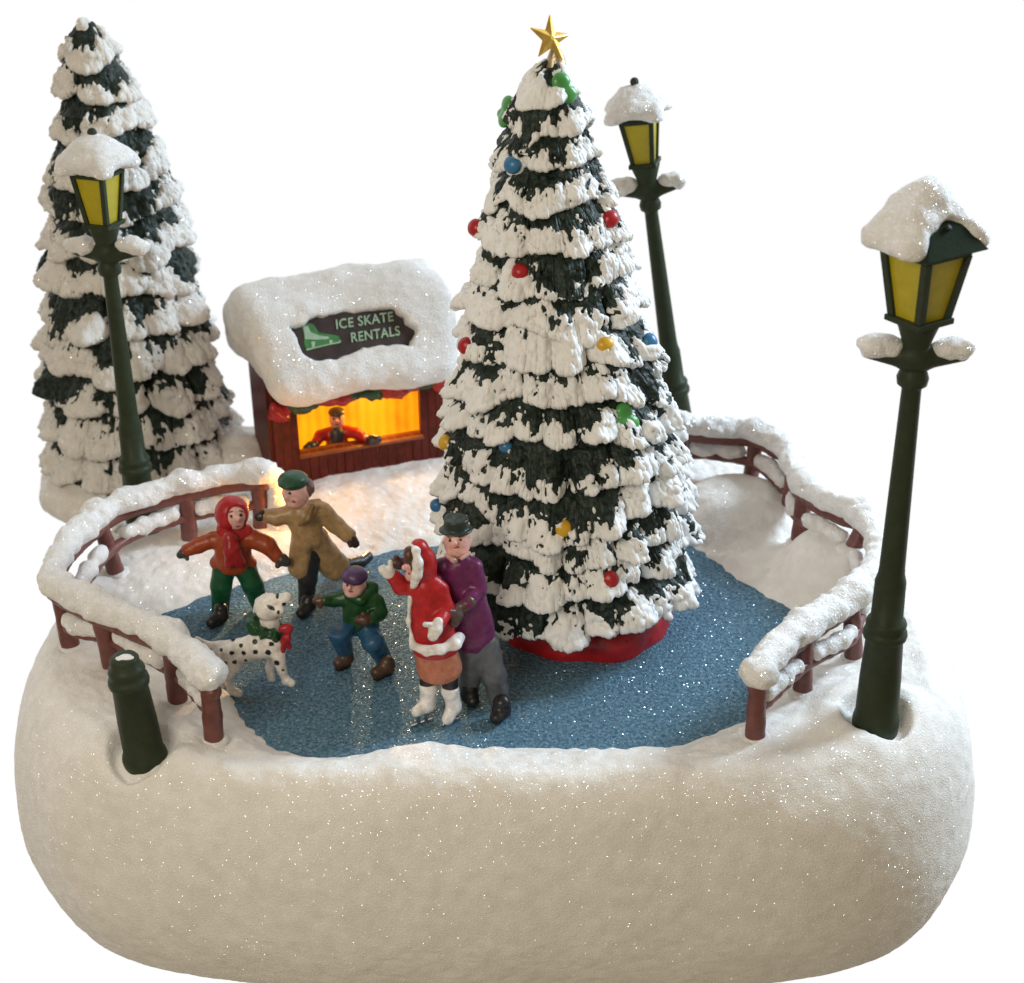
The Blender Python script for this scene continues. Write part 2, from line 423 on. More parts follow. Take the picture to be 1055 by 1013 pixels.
# ---------------------------------------------------------------- conifers: tiers of drooping boughs with a coat of snow
def make_crown(sil, yc, z_bot, tiers, lobe_w, seed, NU=900, thick=.07, depth=.20, white=.60, ridge=.035, droop=.25, irr=.16, warp=.18, jag=.06, rough=1., blot=1., rs=1., topwhite=.45, gapk=.5, slope=.2, mf=1.):
    rg = np.random.default_rng(seed)
    S = np.array(sil, float)
    zc = []; xc = []; rr = []
    for py, xl, xr in S:
        p0, p1 = aty(xl, py, yc), aty(xr, py, yc)
        zc.append(p0[2] * .5 + p1[2] * .5); xc.append((p0[0] + p1[0]) / 2); rr.append((p1[0] - p0[0]) / 2 * rs)
    zc = np.array(zc)[::-1]; xc = np.array(xc)[::-1]; rr = np.array(rr)[::-1]
    ztop = zc[-1]
    Rf = lambda z: np.interp(z, zc, rr); Xf = lambda z: np.interp(z, zc, xc)
    th = np.linspace(0, 2 * math.pi, NU, endpoint=False)
    tt = np.linspace(0, 1, tiers + 1) ** 1.08
    zb = ztop - (ztop - z_bot) * tt                      # tier boundaries from the top down
    rowsP = []; rowsW = []
    circ = np.stack([np.cos(th), np.sin(th), 0 * th], -1)
    for i in range(tiers):
        zt, ze = zb[i], zb[i + 1]; hgt = zt - ze
        Re = Rf(ze + .1 * hgt); wid = lobe_w * (.75 + .5 * rg.random())
        nl = max(8 if i == 0 else 6, int(round(2 * math.pi * Re / wid)))
        cen = (np.arange(nl) + rg.uniform(-.3, .3, nl) + rg.random()) * 2 * math.pi / nl
        amp = rg.uniform(.25, 1.2, nl); dro = rg.uniform(-.8, 1.1, nl); hw = 2 * math.pi / nl * rg.uniform(.5, .78, nl)
        dth = (th[:, None] - cen + math.pi) % (2 * math.pi) - math.pi
        prof = np.clip(1 - (dth / hw) ** 2, 0, None)
        k = np.argmax(prof * amp + .001 * prof, 1)
        Lb = np.sqrt((prof * amp).max(1) + 1e-6); Dr = dro[k] * prof.max(1) ** .7
        off = dth[np.arange(NU), k] / hw[k]
        # ridges fan out from the middle of each bough
        rd = vnoise(np.stack([off * 5.5 + k * 9.1, np.full(NU, i * 3.7), 0 * th], -1), 1., seed) + .7 * vnoise(np.stack([off * 13 + k * 5.3, np.full(NU, i * 1.7), 0 * th], -1), 1., seed + 1)
        wob = warp * hgt * vnoise(circ * (1.3 + Re * .35) + i * 5.1, 1., seed + 2)
        gap = vnoise(circ * Re * .62 + i * 7.7, 1., seed + 3)       # bare patches
        s0 = .30 + .28 * vnoise(circ * Re * 1.5 + i * 3.1, 1., seed + 4) + .10 * rd + (1 - white) * .5 + gapk * (np.where(gap > .35, (gap - .35) * 2.2, 0) - np.where(gap < -.3, (-gap - .3) * 1.4, 0))
        s0 = s0 - .28 * Lb + .17
        if i == 0: rd = rd * .4; s0 = s0 - topwhite; dro = dro * .4; Dr = Dr * .4
        M = 32
        for j in range(M):
            s = j / (M - 1)
            if s < .80:
                q = s / .8
                out = q ** .8; zz = zt - (hgt * (1.10)) * q ** 1.25
            else:
                q = (s - .8) / .2
                out = 1 - .92 * q ** .8; zz = zt - hgt * 1.10 + hgt * .13 * math.sin(q * math.pi / 2)
            R0 = Rf(min(ztop, zt)); zz_v = zz + wob
            base_r = Rf(np.clip(zz_v, zc[0], ztop))
            rin = base_r * (1 - .5 * depth) - .06
            rout = base_r * (1 - irr + irr * 1.35 * Lb)
            r = rin + (rout - rin) * out
            blend = out
            r = np.maximum(r, .03); zz_v = np.minimum(zz_v, ztop - .02)
            r = r + ridge * rd * blend * min(1, Re) * (1 if s < .8 else .5)
            zz_v = zz_v - droop * hgt * Dr * blend * .6 - jag * rd * blend * min(1, Re)
            Pp = np.stack([Xf(np.clip(zz_v, zc[0], ztop)) + r * np.cos(th), yc + r * np.sin(th), zz_v], -1)
            n3 = (.085 * vnoise(Pp, 2.4, seed + 6) + .06 * vnoise(Pp, 5.2, seed + 7) + .035 * vnoise(Pp, 11., seed + 9) + .016 * vnoise(Pp, 23., seed + 12)) * rough * np.clip(R0 / .8, .5, 1)
            Pp[:, 0] += n3 * np.cos(th); Pp[:, 1] += n3 * np.sin(th)
            if s < .80: w = (s - s0 * .8) / slope
            else: w = np.minimum((.80 - s0 * .8) / .10, (.90 + .05 * rd - s) / .07)
            w = w + blot * (1.0 * vnoise(Pp, 3.4 * mf, seed + 8) + 1.1 * vnoise(Pp, 7.5 * mf, seed + 10) + .8 * vnoise(Pp, 15 * mf, seed + 13))
            rowsP.append(Pp); rowsW.append(w)
    P = np.array(rowsP); W = np.array(rowsW)
    # gather the very top into a tip
    top = np.clip((P[..., 2] - (ztop - .12)) / .2, 0, 1)
    n = len(P); I = np.arange(NU); J = (I + 1) % NU
    F = np.concatenate([np.stack([r * NU + I, (r + 1) * NU + I, (r + 1) * NU + J, r * NU + J], -1) for r in range(n - 1)])
    # snow coat: same surface pushed out along its normals where the paint lies
    du = np.roll(P, -1, 1) - np.roll(P, 1, 1); dv = np.gradient(P, axis=0)
    Nn = np.cross(dv, du); Nn /= np.linalg.norm(Nn, axis=-1, keepdims=True) + 1e-9
    Wc = np.clip(W, -1, 1.2)
    off = thick * sstep(-.3, .5, Wc) - .03
    lump = 1 + .5 * vnoise(P, 2.4, seed + 11)
    off = off + np.where(off > 0, .022 * vnoise(P, 6.5, seed + 14) + .018 * vnoise(P, 13., seed + 15) + .010 * vnoise(P, 26., seed + 16), 0)
    PS = P + Nn * (off * np.where(off > 0, lump, 1))[..., None]
    keepv = (W > -.45).ravel()
    FS = F[keepv[F].any(1)]
    u, inv = np.unique(FS.ravel(), return_inverse=True)
    # tip cap
    tipz = ztop
    V = np.vstack([P.reshape(-1, 3), [[Xf(ztop), yc, ztop + .02]]])
    return V[:-1], F, PS.reshape(-1, 3)[u], inv.reshape(-1, 4), (Rf, Xf, ztop)

TREE_SIL = [(60,562,578),(72,546,588),(88,533,597),(110,520,604),(150,513,613),(200,500,627),(250,489,648),(300,479,660),(350,469,675),(400,462,692),(450,455,705),(500,451,712),(550,449,717),(590,455,718),(620,468,717),(650,480,712)]
TY = -6.0
def build_main_tree():
    base = (1.42, TY, 0.)
    t = thing('christmas_tree', 'tall snow-flocked christmas tree on a red stand in the middle of the rink', 'christmas tree', base)
    V, F, VS, FS, info = make_crown(TREE_SIL, TY, 1.10, 15, .70, 11, NU=1100, white=.41, thick=.06, droop=.30, irr=.24, ridge=.05, depth=.24, warp=.45, jag=.035, mf=1.15, rs=.962, topwhite=.25)
    link('crown', mesh_np('crown', V, F), M_GREENS, t, base)
    link('snow', mesh_np('snow', VS, FS), M_FLOCK, t, base)
    tr = lathe('trunk', [(.01, 0), (1.6, 0), (1.6, .9), (1.2, 1.3), (.9, 2), (.5, 5), (.01, 5.6)], 24); o = link('trunk', tr, M_GREENS, t); o.location = (-.1, 0, .3)
    s = SDF((-1.3, TY - 2.9, -.3), (4.2, TY + 2.9, .9), .05)
    cx = base[0] + .02
    for k in range(40):
        a = k / 40 * 2 * math.pi; r = 1.42 + .06 * math.sin(a * 5 + 1) + .05 * math.sin(a * 9)
        s.ell((cx + r * math.cos(a), TY + r * math.sin(a), .12), (.30, .30, .5), k=.2)
    s.cap((cx, TY, .1), (cx, TY, .4), 1.2, 1.2, k=.2)
    s.noise(.03, 2.5, 3); s.cut((0, 0, .72), (0, 0, 1)); s.cut((0, 0, -.05), (0, 0, -1))
    link('stand', s.mesh('stand'), M_RED, t, base)
    return V, VS, info
TV, TVS, TINFO = build_main_tree()

def build_left_tree():
    sil = [(22,80,97),(34,68,110),(50,63,122),(80,58,138),(110,51,153),(150,46,170),(200,42,187),(250,40,202),(300,39,214),(350,38,229),(400,38,240),(450,42,252),(500,47,262),(540,52,266)]
    yc = 1.7; base = (-9.0, yc, .3)
    t = thing('fir_tree', 'snow-covered fir tree without baubles behind the lamp left of the skate shop', 'fir tree', base)
    V, F, VS, FS, info = make_crown(sil, yc, -.35, 13, .95, 29, NU=800, white=.45, thick=.085, depth=.40, irr=.26, droop=.30, ridge=.025, warp=.30, jag=.02, rough=1.1, blot=.9, topwhite=.0, slope=.14, rs=.92)
    link('crown', mesh_np('crown', V, F), M_GREENS, t, base)
    link('snow', mesh_np('snow', VS, FS), M_FLOCKB, t, base)
    s = SDF((-12, -1.2, -1.2), (-4.8, 4.6, 1.6), .06)
    s.ell((-9.1, yc, -.2), (2.5, 2.3, .75), k=.3); s.ell((-6.6, 1.1, .1), (.9, .9, 1.0), k=.5); s.ell((-10.2, .6, -.25), (1.0, .9, .5), k=.4)
    s.noise(.10, 1.1, 41); s.noise(.03, 4., 42)
    tipp = aty(88, 30, yc); s2 = SDF(tipp - .8, tipp + .8, .04); s2.ell(tipp, (.20, .20, .24), k=.15); s2.ell(tipp - [-.02, 0, .25], (.30, .30, .26), k=.2); s2.noise(.06, 4, 9)
    link('tip_snow', s2.mesh('tip_snow'), M_FLOCKB, t, base)
    link('snow_mound', s.mesh('snow_mound'), M_FLOCKB, t, base)
build_left_tree()

def build_star():
    # star of thin folded metal on a small cone
    c = aty(567, 40, TY - .05)
    tp = aty(571, 66, TY)
    base = tuple(tp)
    t = thing('tree_star', 'gold five-pointed star on top of the christmas tree', 'star', base)
    pts = []
    R1, R2 = .49, .185
    bm = bmesh.new()
    yaw = math.radians(28); tilt = math.radians(14)
    Rm = np.array(Matrix.Rotation(yaw, 3, 'Z') @ Matrix.Rotation(tilt, 3, 'Y') @ Matrix.Rotation(math.radians(-24), 3, 'X'))
    ring = []
    for k in range(10):
        a = math.pi / 2 + k * math.pi / 5; r = (R1 if k % 2 == 0 else R2)
        ring.append(bm.verts.new(Vector(Rm @ np.array([r * 1.0 * math.cos(a), 0, r * math.sin(a)]) + c)))
    f = bm.verts.new(Vector(Rm @ np.array([0, -.08, 0]) + c)); b = bm.verts.new(Vector(Rm @ np.array([0, .08, 0]) + c))
    for k in range(10):
        bm.faces.new((ring[k], ring[(k + 1) % 10], f)); bm.faces.new((ring[(k + 1) % 10], ring[k], b))
    bmesh.ops.recalc_face_normals(bm, faces=bm.faces)
    bmesh.ops.bevel(bm, geom=list(bm.edges), offset=.012, segments=1, affect='EDGES')
    me = bpy.data.meshes.new('star'); bm.to_mesh(me); bm.free()
    link('star', me, M_GOLD, t, base, smooth=False)
    m = paint_mat('pale_gold_cone', (.42, .34, .22), rough=.35, var=.3); m.node_tree.nodes['Principled BSDF'].inputs['Metallic'].default_value = .6
    cone = lathe('cone', [(.22, -.2), (.16, .08), (.09, .26), (.03, .38), (.005, .40)], 24)
    o = link('cone', cone, m, t); o.location = (.03, .06, 0)
build_star()

def surf_at(px, py, V, rad=5.):
    """nearest surface point of a point cloud around a pixel direction"""
    v = V - CAM; w = v @ fwd
    x = IW / 2 + FPX * (v @ rt) / w; y = IH / 2 - FPX * (v @ up) / w
    d = np.hypot(x - px, y - py)
    i = int(np.argmin(d))
    if d[i] > 3.: return V[i].astype(float)      # the ray misses: take the outermost surface point beside it
    while True:
        m = d < rad
        if m.any(): break
        rad *= 1.5
    w_ = np.percentile(w[m], 8)
    r = _ray(px, py); return CAM + r * w_

COLS = {'red': (.38, .01, .015), 'blue': (.035, .16, .34), 'yellow': (.62, .36, .02), 'green': (.07, .30, .07)}
BAUB = [(514,113,'green',1,'green lobed ornament at the left edge below the tip of the christmas tree'),
        (582,92,'green',1,'green lobed ornament on the right side just under the gold star'),
        (527,170,'blue',0,'large blue bauble high on the left of the christmas tree'),
        (485,233,'red',0,'red bauble sticking out at the upper left edge of the christmas tree'),
        (631,226,'red',0,'red bauble on the upper right edge of the christmas tree'),
        (535,281,'red',0,'round red bauble facing forward in the upper middle of the christmas tree'),
        (477,357,'red',0,'red bauble on the left edge of the christmas tree next to the shop roof'),
        (625,357,'yellow',0,'large yellow bauble on the right half of the christmas tree at mid height'),
        (672,353,'blue',0,'blue bauble at the right edge of the christmas tree at mid height'),
        (649,432,'green',1,'green lobed ornament low on the right of the christmas tree'),
        (519,461,'blue',0,'small blue bauble left of centre in the lower half of the christmas tree'),
        (456,456,'yellow',0,'yellow bauble at the left edge of the christmas tree beside the shop wall'),
        (446,521,'blue',0,'dull blue bauble at the lower left edge of the christmas tree above the couple'),
        (580,546,'yellow',0,'yellow bauble low in the middle of the christmas tree'),
        (630,599,'red',0,'red bauble lowest on the christmas tree just above the red stand')]
def build_baubles():
    allV = np.vstack([TV, TVS])
    mats = {k: paint_mat('bauble_' + k, v, rough=.3, var=.15, bump=.15) for k, v in COLS.items()}
    for px, py, c, lob, lab in BAUB:
        p = surf_at(px, py, allV)
        ax = np.array([p[0] - TINFO[1](p[2]), p[1] - TY, 0]); ax /= np.linalg.norm(ax)
        ax[2] = .25; ax /= np.linalg.norm(ax)
        view = CAM - p; view /= np.linalg.norm(view)
        ax = ax + view * .5; ax /= np.linalg.norm(ax)
        q = p - ax * .02
        q[:2] -= (q[:2] - np.array([TINFO[1](p[2]), TY])) * .03
        rot = np.array(Vector(ax).to_track_quat('Y', 'Z').to_matrix())
        t = thing('ornament' if lob else 'bauble', lab, 'ornament', tuple(q), group='ornaments on the christmas tree')
        r = .168 if py not in (461, 521) else .14
        s = SDF(q - .6, q + .6, .022)
        if lob:
            e = rot[:, 0]; f = rot[:, 2]
            s.ell(q + f * .13 + e * .05, (.17, .10, .17), k=.04, R=rot); s.ell(q - f * .1 - e * .03, (.2, .11, .17), k=.04, R=rot); s.ell(q - f * .06 + e * .14, (.12, .1, .12), k=.04, R=rot)
        else: s.ell(q + ax * .03, (r, .13, r), R=rot)
        s.noise(.012, 5, 3)
        link('ball' if not lob else 'shape', s.mesh('ball'), mats[c], t, tuple(q))
        s = SDF(q - .6, q + .6, .025)
        s.ell(q - ax * .10, (r + .05, .12, r + .05), R=rot); s.noise(.04, 4, px % 50)
        link('snow_rim', s.mesh('snow_rim'), M_FLOCK, t, tuple(q))
build_baubles()

# ---------------------------------------------------------------- lamp posts
def lamp_parts(t, seed, front_bare=False, ls=1., hs=1., rs=1., aw=.78):
    P = lathe('post', [(.0, -.25), (.42, -.25), (.43, .0), (.41, .1), (.39, .13), (.375, .9), (.335, 1.72), (.385, 1.76), (.40, 1.83), (.385, 1.9), (.33, 1.93), (.36, 1.98), (.37, 2.05), (.345, 2.11), (.29, 2.14), (.275, 2.9), (.235, 3.05),
                       (.225, 3.2), (.165, 6.55), (.17, 6.60), (.25, 6.66), (.27, 6.78), (.235, 6.88), (.21, 6.93), (.21, 7.3), (.27, 7.5), (.34, 7.7), (.36, 7.78), (.0, 7.80)], 36)
    link('post', P, M_LAMP, t)
    # two arms below the lantern, flat paddles pointing sideways
    ra = Matrix.Rotation(-t.rotation_euler.z + math.radians(-6), 4, 'Z')
    s = SDF((-1.3, -.4, 6.8), (1.3, .4, 7.7), .035)
    s.ell((0, 0, 7.15), (.34, .28, .3)); s.cap((-.15, 0, 7.12), (-.76, 0, 7.22), .19, .13); s.cap((.15, 0, 7.12), (.76, 0, 7.22), .19, .13)
    link('arm', s.mesh('arm'), M_LAMP, t).matrix_local = ra
    for k, sg in enumerate((-1, 1)):
        s = SDF((-1.6, -.6, 6.8), (1.6, .6, 7.9), .04)
        s.cap((sg * .44, 0, 7.27), (sg * aw, -.03, 7.26), .19, .18, k=.1); s.ell((sg * (.25 + aw / 2), 0, 7.33), (.38, .27, .18), k=.1)
        s.noise(.05, 3.5, seed + k); s.noise(.02, 9, seed + k + 5)
        link('arm_snow', s.mesh('arm_snow'), M_SNOWCAP, t).matrix_local = ra
    w0, w1, z0, z1 = .74 * ls, 1.12 * ls, 7.86, 7.86 + 1.14 * hs
    zr = z1 - 9.0
    S_ = Matrix.Diagonal((rs, rs, .5 + .5 * rs, 1)); T_ = Matrix.Translation((0, 0, 9.1 + zr)) @ S_ @ Matrix.Translation((0, 0, -9.1))
    def fr(bm):
        add_frustum(bm, w0 + .2, w0 + .2, 7.76, 7.86); add_frustum(bm, w1 + .12, w1 + .12, z1, z1 + .1)
        for sx, sy in ((-1,-1),(1,-1),(1,1),(-1,1)):
            e = .085 * ls
            a = [bm.verts.new((sx * w0 / 2 + dx * e, sy * w0 / 2 + dy * e, z0)) for dx, dy in ((-1,-1),(1,-1),(1,1),(-1,1))]
            b = [bm.verts.new((sx * w1 / 2 + dx * e, sy * w1 / 2 + dy * e, z1)) for dx, dy in ((-1,-1),(1,-1),(1,1),(-1,1))]
            bm.faces.new(a[::-1]); bm.faces.new(b)
            for i in range(4): bm.faces.new([a[i], a[(i + 1) % 4], b[(i + 1) % 4], b[i]])
    link('lantern_frame', bm_mesh('lantern_frame', fr, .018), M_LAMP, t, smooth=False)
    for k in range(4):
        def pn(bm):
            y0, y1 = -w0 / 2, -w1 / 2
            pts = [(-w0/2 + .02, y0, z0), (w0/2 - .02, y0, z0), (w1/2 - .02, y1, z1), (-w1/2 + .02, y1, z1)]
            a = [bm.verts.new(p) for p in pts]; b = [bm.verts.new((p[0], p[1] + .05, p[2])) for p in pts]
            bm.faces.new(a); bm.faces.new(b[::-1])
            for i in range(4): bm.faces.new([a[i], b[i], b[(i + 1) % 4], a[(i + 1) % 4]])
        o = link('pane', bm_mesh('pane', pn), M_PANE, t, smooth=False); o.rotation_euler = (0, 0, k * math.pi / 2)
    def rf(bm):
        add_frustum(bm, 1.62 if front_bare else 1.36, .22, 9.12, 9.92)
    link('roof', bm_mesh('roof', rf, .04), M_LAMPROOF, t, smooth=False).matrix_local = T_
    if not front_bare:
        s = SDF((-.4, -.4, 9.7), (.4, .4, 10.6), .03); s.ell((0, 0, 10.02), (.13, .13, .12)); s.cap((0, 0, 9.7), (0, 0, 10.0), .08)
        link('finial', s.mesh('finial'), M_LAMP, t).matrix_local = T_
    s = SDF((-1.5, -1.5, 8.8), (1.5, 1.5, 10.7), .045)
    if front_bare:
        # a thick hood over the back and sides, open at the front right where the dark gable shows
        s.ell((0, .18, 9.62), (.80, .70, .50), k=.2); s.ell((-.02, .05, 9.98), (.34, .34, .26), k=.25)
        for yy in (-.42, -.1, .25, .6): s.cap((-.80, yy, 9.28), (-.12, .0, 9.95), .25, .24, k=.2)
        s.cap((.86, -.5, 9.2), (.12, .0, 10.0), .22, .22, k=.15); s.cap((.84, .1, 9.26), (.15, .1, 10.0), .2, .2, k=.25); s.cap((.80, .6, 9.3), (.1, .2, 9.9), .24, .24, k=.25)
    else:
        s.ell((0, 0, 9.42), (.96, .96, .36), k=.2); s.ell((0, 0, 9.66), (.55, .55, .32), k=.25)
        for sx, sy in ((-1, -1), (1, -1), (1, 1), (-1, 1)): s.cap((sx * .64, sy * .64, 9.20), (0, 0, 9.6), .25, .24, k=.25)
    s.noise(.05, 2.2, seed + 7); s.noise(.016, 8., seed + 8)
    s.cut((0, 0, 9.08), (0, 0, -1), .12)
    if front_bare: s.carve((.06, -.92, 9.34), (.46, .70, .54), k=.06)
    link('roof_snow', s.mesh('roof_snow'), M_SNOWCAP, t).matrix_local = T_
    if front_bare:
        h = lathe('keyhole', [(.0, 0), (.055, 0), (.055, .09), (.0, .09)], 16)
        o = link('keyhole', h, M_HOLE, t); o.matrix_local = T_ @ Matrix.Translation((-.02, -.44, 9.52)) @ Matrix.Rotation(math.radians(48), 4, 'X')

def lamp(loc, yaw, lean, label, seed, bare=False, sx=1., ls=1., hs=1., rs=1.):
    # lean: (about y, about x) degrees, the post stands a little crooked
    rot = Matrix.Rotation(math.radians(lean[0]), 4, 'Y') @ Matrix.Rotation(math.radians(lean[1]), 4, 'X') @ Matrix.Rotation(math.radians(yaw), 4, 'Z')
    t = thing('lamp_post', label, 'lamp post', loc, rot.to_euler(), 'toy street lamps')
    t.scale = (sx, sx, sx)
    lamp_parts(t, seed, bare, ls, hs, rs, .76 if bare else .72)
lamp((LAMP_R[0], LAMP_R[1], .30), 33, (.9, 0), 'nearest lamp post with bare dark gable in its snow cap by the front right fence', 1, True, .98, .81, .94, .86)
lamp((LAMP_L[0], LAMP_L[1], .05), -22, (-.05, 0), 'lamp post standing in front of the fir tree beside the curved fence', 2, False, .93, .66, .92, .82)
lamp((LAMP_B[0], LAMP_B[1], .25), -16, (-8.1, 0), 'farthest lamp post leaning behind the christmas tree and the back fence', 3, False, .93, .64, .86, .82)
def stub():
    t = thing('broken_lamp_post', 'broken-off dark green stump of a lamp post without lantern in a hole front left', 'lamp post', (LAMP_S[0], LAMP_S[1], .12), (math.radians(1), math.radians(-3.4), 0))
    t.scale = (.9, .9, .9)
    link('post', lathe('post', [(.0, -.25), (.44, -.25), (.45, .0), (.43, .1), (.40, .14), (.385, .9), (.345, 1.66), (.39, 1.70), (.405, 1.78), (.39, 1.86), (.335, 1.9), (.355, 1.96), (.365, 2.03), (.34, 2.1), (.29, 2.13), (.285, 2.28), (.25, 2.33), (.10, 2.35), (.0, 2.33)], 40), M_LAMP, t)
    s = SDF((-.4, -.4, 2.1), (.4, .4, 2.6), .025); s.ell((0, 0, 2.33), (.2, .18, .035)); s.noise(.03, 6, 2)
    link('snow_dusting', s.mesh('snow_dusting'), M_SNOWCAP, t)
stub()

# ---------------------------------------------------------------- fences
def fence(label, path, posts, seed, lean_snow=True):
    b = (posts[len(posts) // 2][0], posts[len(posts) // 2][1], .3)
    t = thing('rail_fence', label, 'fence', b)
    b = np.array(b)
    path = np.array(path)
    C = spline(np.c_[path, np.full(len(path), 1.68)], 4)
    lo, hi = C.min(0) - .8, C.max(0) + .8
    # snow cap
    s = SDF((lo[0], lo[1], 1.1), (hi[0], hi[1], 2.4), .05)
    rg = np.random.default_rng(seed); rr = .245 + .05 * np.interp(np.arange(len(C)), np.arange(0, len(C) + 4, 4), rg.uniform(-1, 1, len(np.arange(0, len(C) + 4, 4))))
    s.chain(C, rr, k=.12)
    for p in posts:
        i = np.argmin(np.hypot(*(C[:, :2] - np.array(p)).T)); s.ell(C[i] + [0, 0, .06], (.33, .33, .27), k=.15)
    s.noise(.05, 2.6, seed); s.noise(.034, 8., seed + 1)
    s.cut((0, 0, 1.50), (0, 0, -1), .06)
    link('snow_cap', s.mesh('snow_cap'), M_SNOWCAP, t, b)
    # top rail
    s = SDF((lo[0], lo[1], 1.0), (hi[0], hi[1], 1.9), .05)
    s.chain(C - [0, 0, .24], [.165] * len(C), k=.05); s.noise(.012, 4, seed + 3)
    link('top_rail', s.mesh('top_rail'), M_BROWN, t, b)
    # lower rail through the posts
    Q = spline(np.c_[np.array(posts), np.full(len(posts), .92)], 5)
    s = SDF((Q.min(0) - .5) * [1, 1, 0] + [0, 0, .5], (Q.max(0) + .5) * [1, 1, 0] + [0, 0, 1.5], .045)
    s.chain(Q, [.115] * len(Q), k=.05); s.noise(.012, 4, seed + 4)
    link('lower_rail', s.mesh('lower_rail'), M_BROWN, t, b)
    for i, p in enumerate(posts):
        g = gz(*p); j = np.argmin(np.hypot(*(C[:, :2] - np.array(p)).T)); top = C[j] - [0, 0, .2]
        a = np.array([p[0], p[1], g - .2])
        s = SDF(np.minimum(a, top) - .5, np.maximum(a, top) + .5, .035)
        s.cap(a, top, .19, .17); s.noise(.015, 4, seed + i)
        link('post', s.mesh('post'), M_BROWN, t, b)
        s = SDF(a - .6, a + .6, .05); s.cap(a + [0, 0, .2], a + [0, 0, .22], .28, .2, k=.1); s.noise(.03, 5, i); s.cut(a + [0, 0, .27], (0, 0, 1), .05)
        link('post_foot_snow', s.mesh('post_foot_snow'), M_SNOWCAP, t, b)
    for i in range(len(posts) - 1):
        p, q = np.array([*posts[i], .98]), np.array([*posts[i + 1], .98])
        if np.linalg.norm(q - p) < .9: continue
        a, c = p + (q - p) * .24, p + (q - p) * .76
        i0 = np.argmin(np.hypot(*(Q[:, :2] - a[:2]).T)); i1 = np.argmin(np.hypot(*(Q[:, :2] - c[:2]).T))
        pts = Q[min(i0, i1):max(i0, i1) + 1] + [0, 0, .16]
        if len(pts) < 2: pts = np.array([a, c])
        s = SDF(pts.min(0) - .5, pts.max(0) + .5, .04)
        s.chain(pts, [.17] * len(pts), k=.1); s.noise(.05, 3.2, seed + 20 + i); s.noise(.02, 8, seed + 30 + i)
        link('rail_snow', s.mesh('rail_snow'), M_SNOWCAP, t, b)

fence('snow-topped brown fence curving round the left end of the rink beside the fir tree',
      [(-5.41,-2.3),(-6.04,-2.3),(-6.73,-2.6),(-7.44,-2.98),(-8.05,-3.4),(-8.5,-3.85),(-8.78,-4.6),(-8.98,-5.3),(-9.08,-6.17),(-8.94,-7.05),(-8.26,-7.73),(-7.71,-8.16),(-7.1,-8.6),(-6.53,-9.05),(-6.06,-9.6),(-5.6,-10.25),(-5.32,-10.72)],
      [(-5.6,-2.3),(-7.1,-2.85),(-8.42,-4.2),(-8.72,-7.25),(-7.75,-8.0),(-6.3,-9.25),(-5.42,-10.6)], 51)
fence('snow-topped brown fence curving round the right end of the rink beside the nearest lamp post',
      [(3.5,.0),(3.91,-.1),(4.67,-.35),(5.47,-.5),(5.93,-1.06),(6.2,-1.8),(6.14,-3.0),(6.4,-3.9),(6.85,-4.5),(7.16,-4.8),(7.28,-5.7),(7.05,-6.85),(6.55,-7.95),(5.64,-8.95),(4.95,-9.7),(4.4,-10.5),(4.2,-10.95)],
      [(4.0,.0),(5.5,-.65),(6.12,-2.4),(6.15,-3.6),(6.95,-5.1),(6.5,-8.2),(5.3,-9.45),(4.22,-10.9)], 67)

_s = SDF((-6, -3, -.2), (-4.2, -1.2, 2.), .04)
_s.cap((-5.2, -2.15, .2), (-5.22, -2.2, 1.45), .36, .26, k=.1); _s.ell((-5.05, -2.0, .3), (.5, .45, .4), k=.2); _s.noise(.06, 2.5, 3); _s.noise(.02, 8, 4)
_f = [o for o in bpy.data.objects if o.name == 'rail_fence'][0]
link('end_snow', _s.mesh('end_snow'), M_SNOWCAP, _f, _f.location)

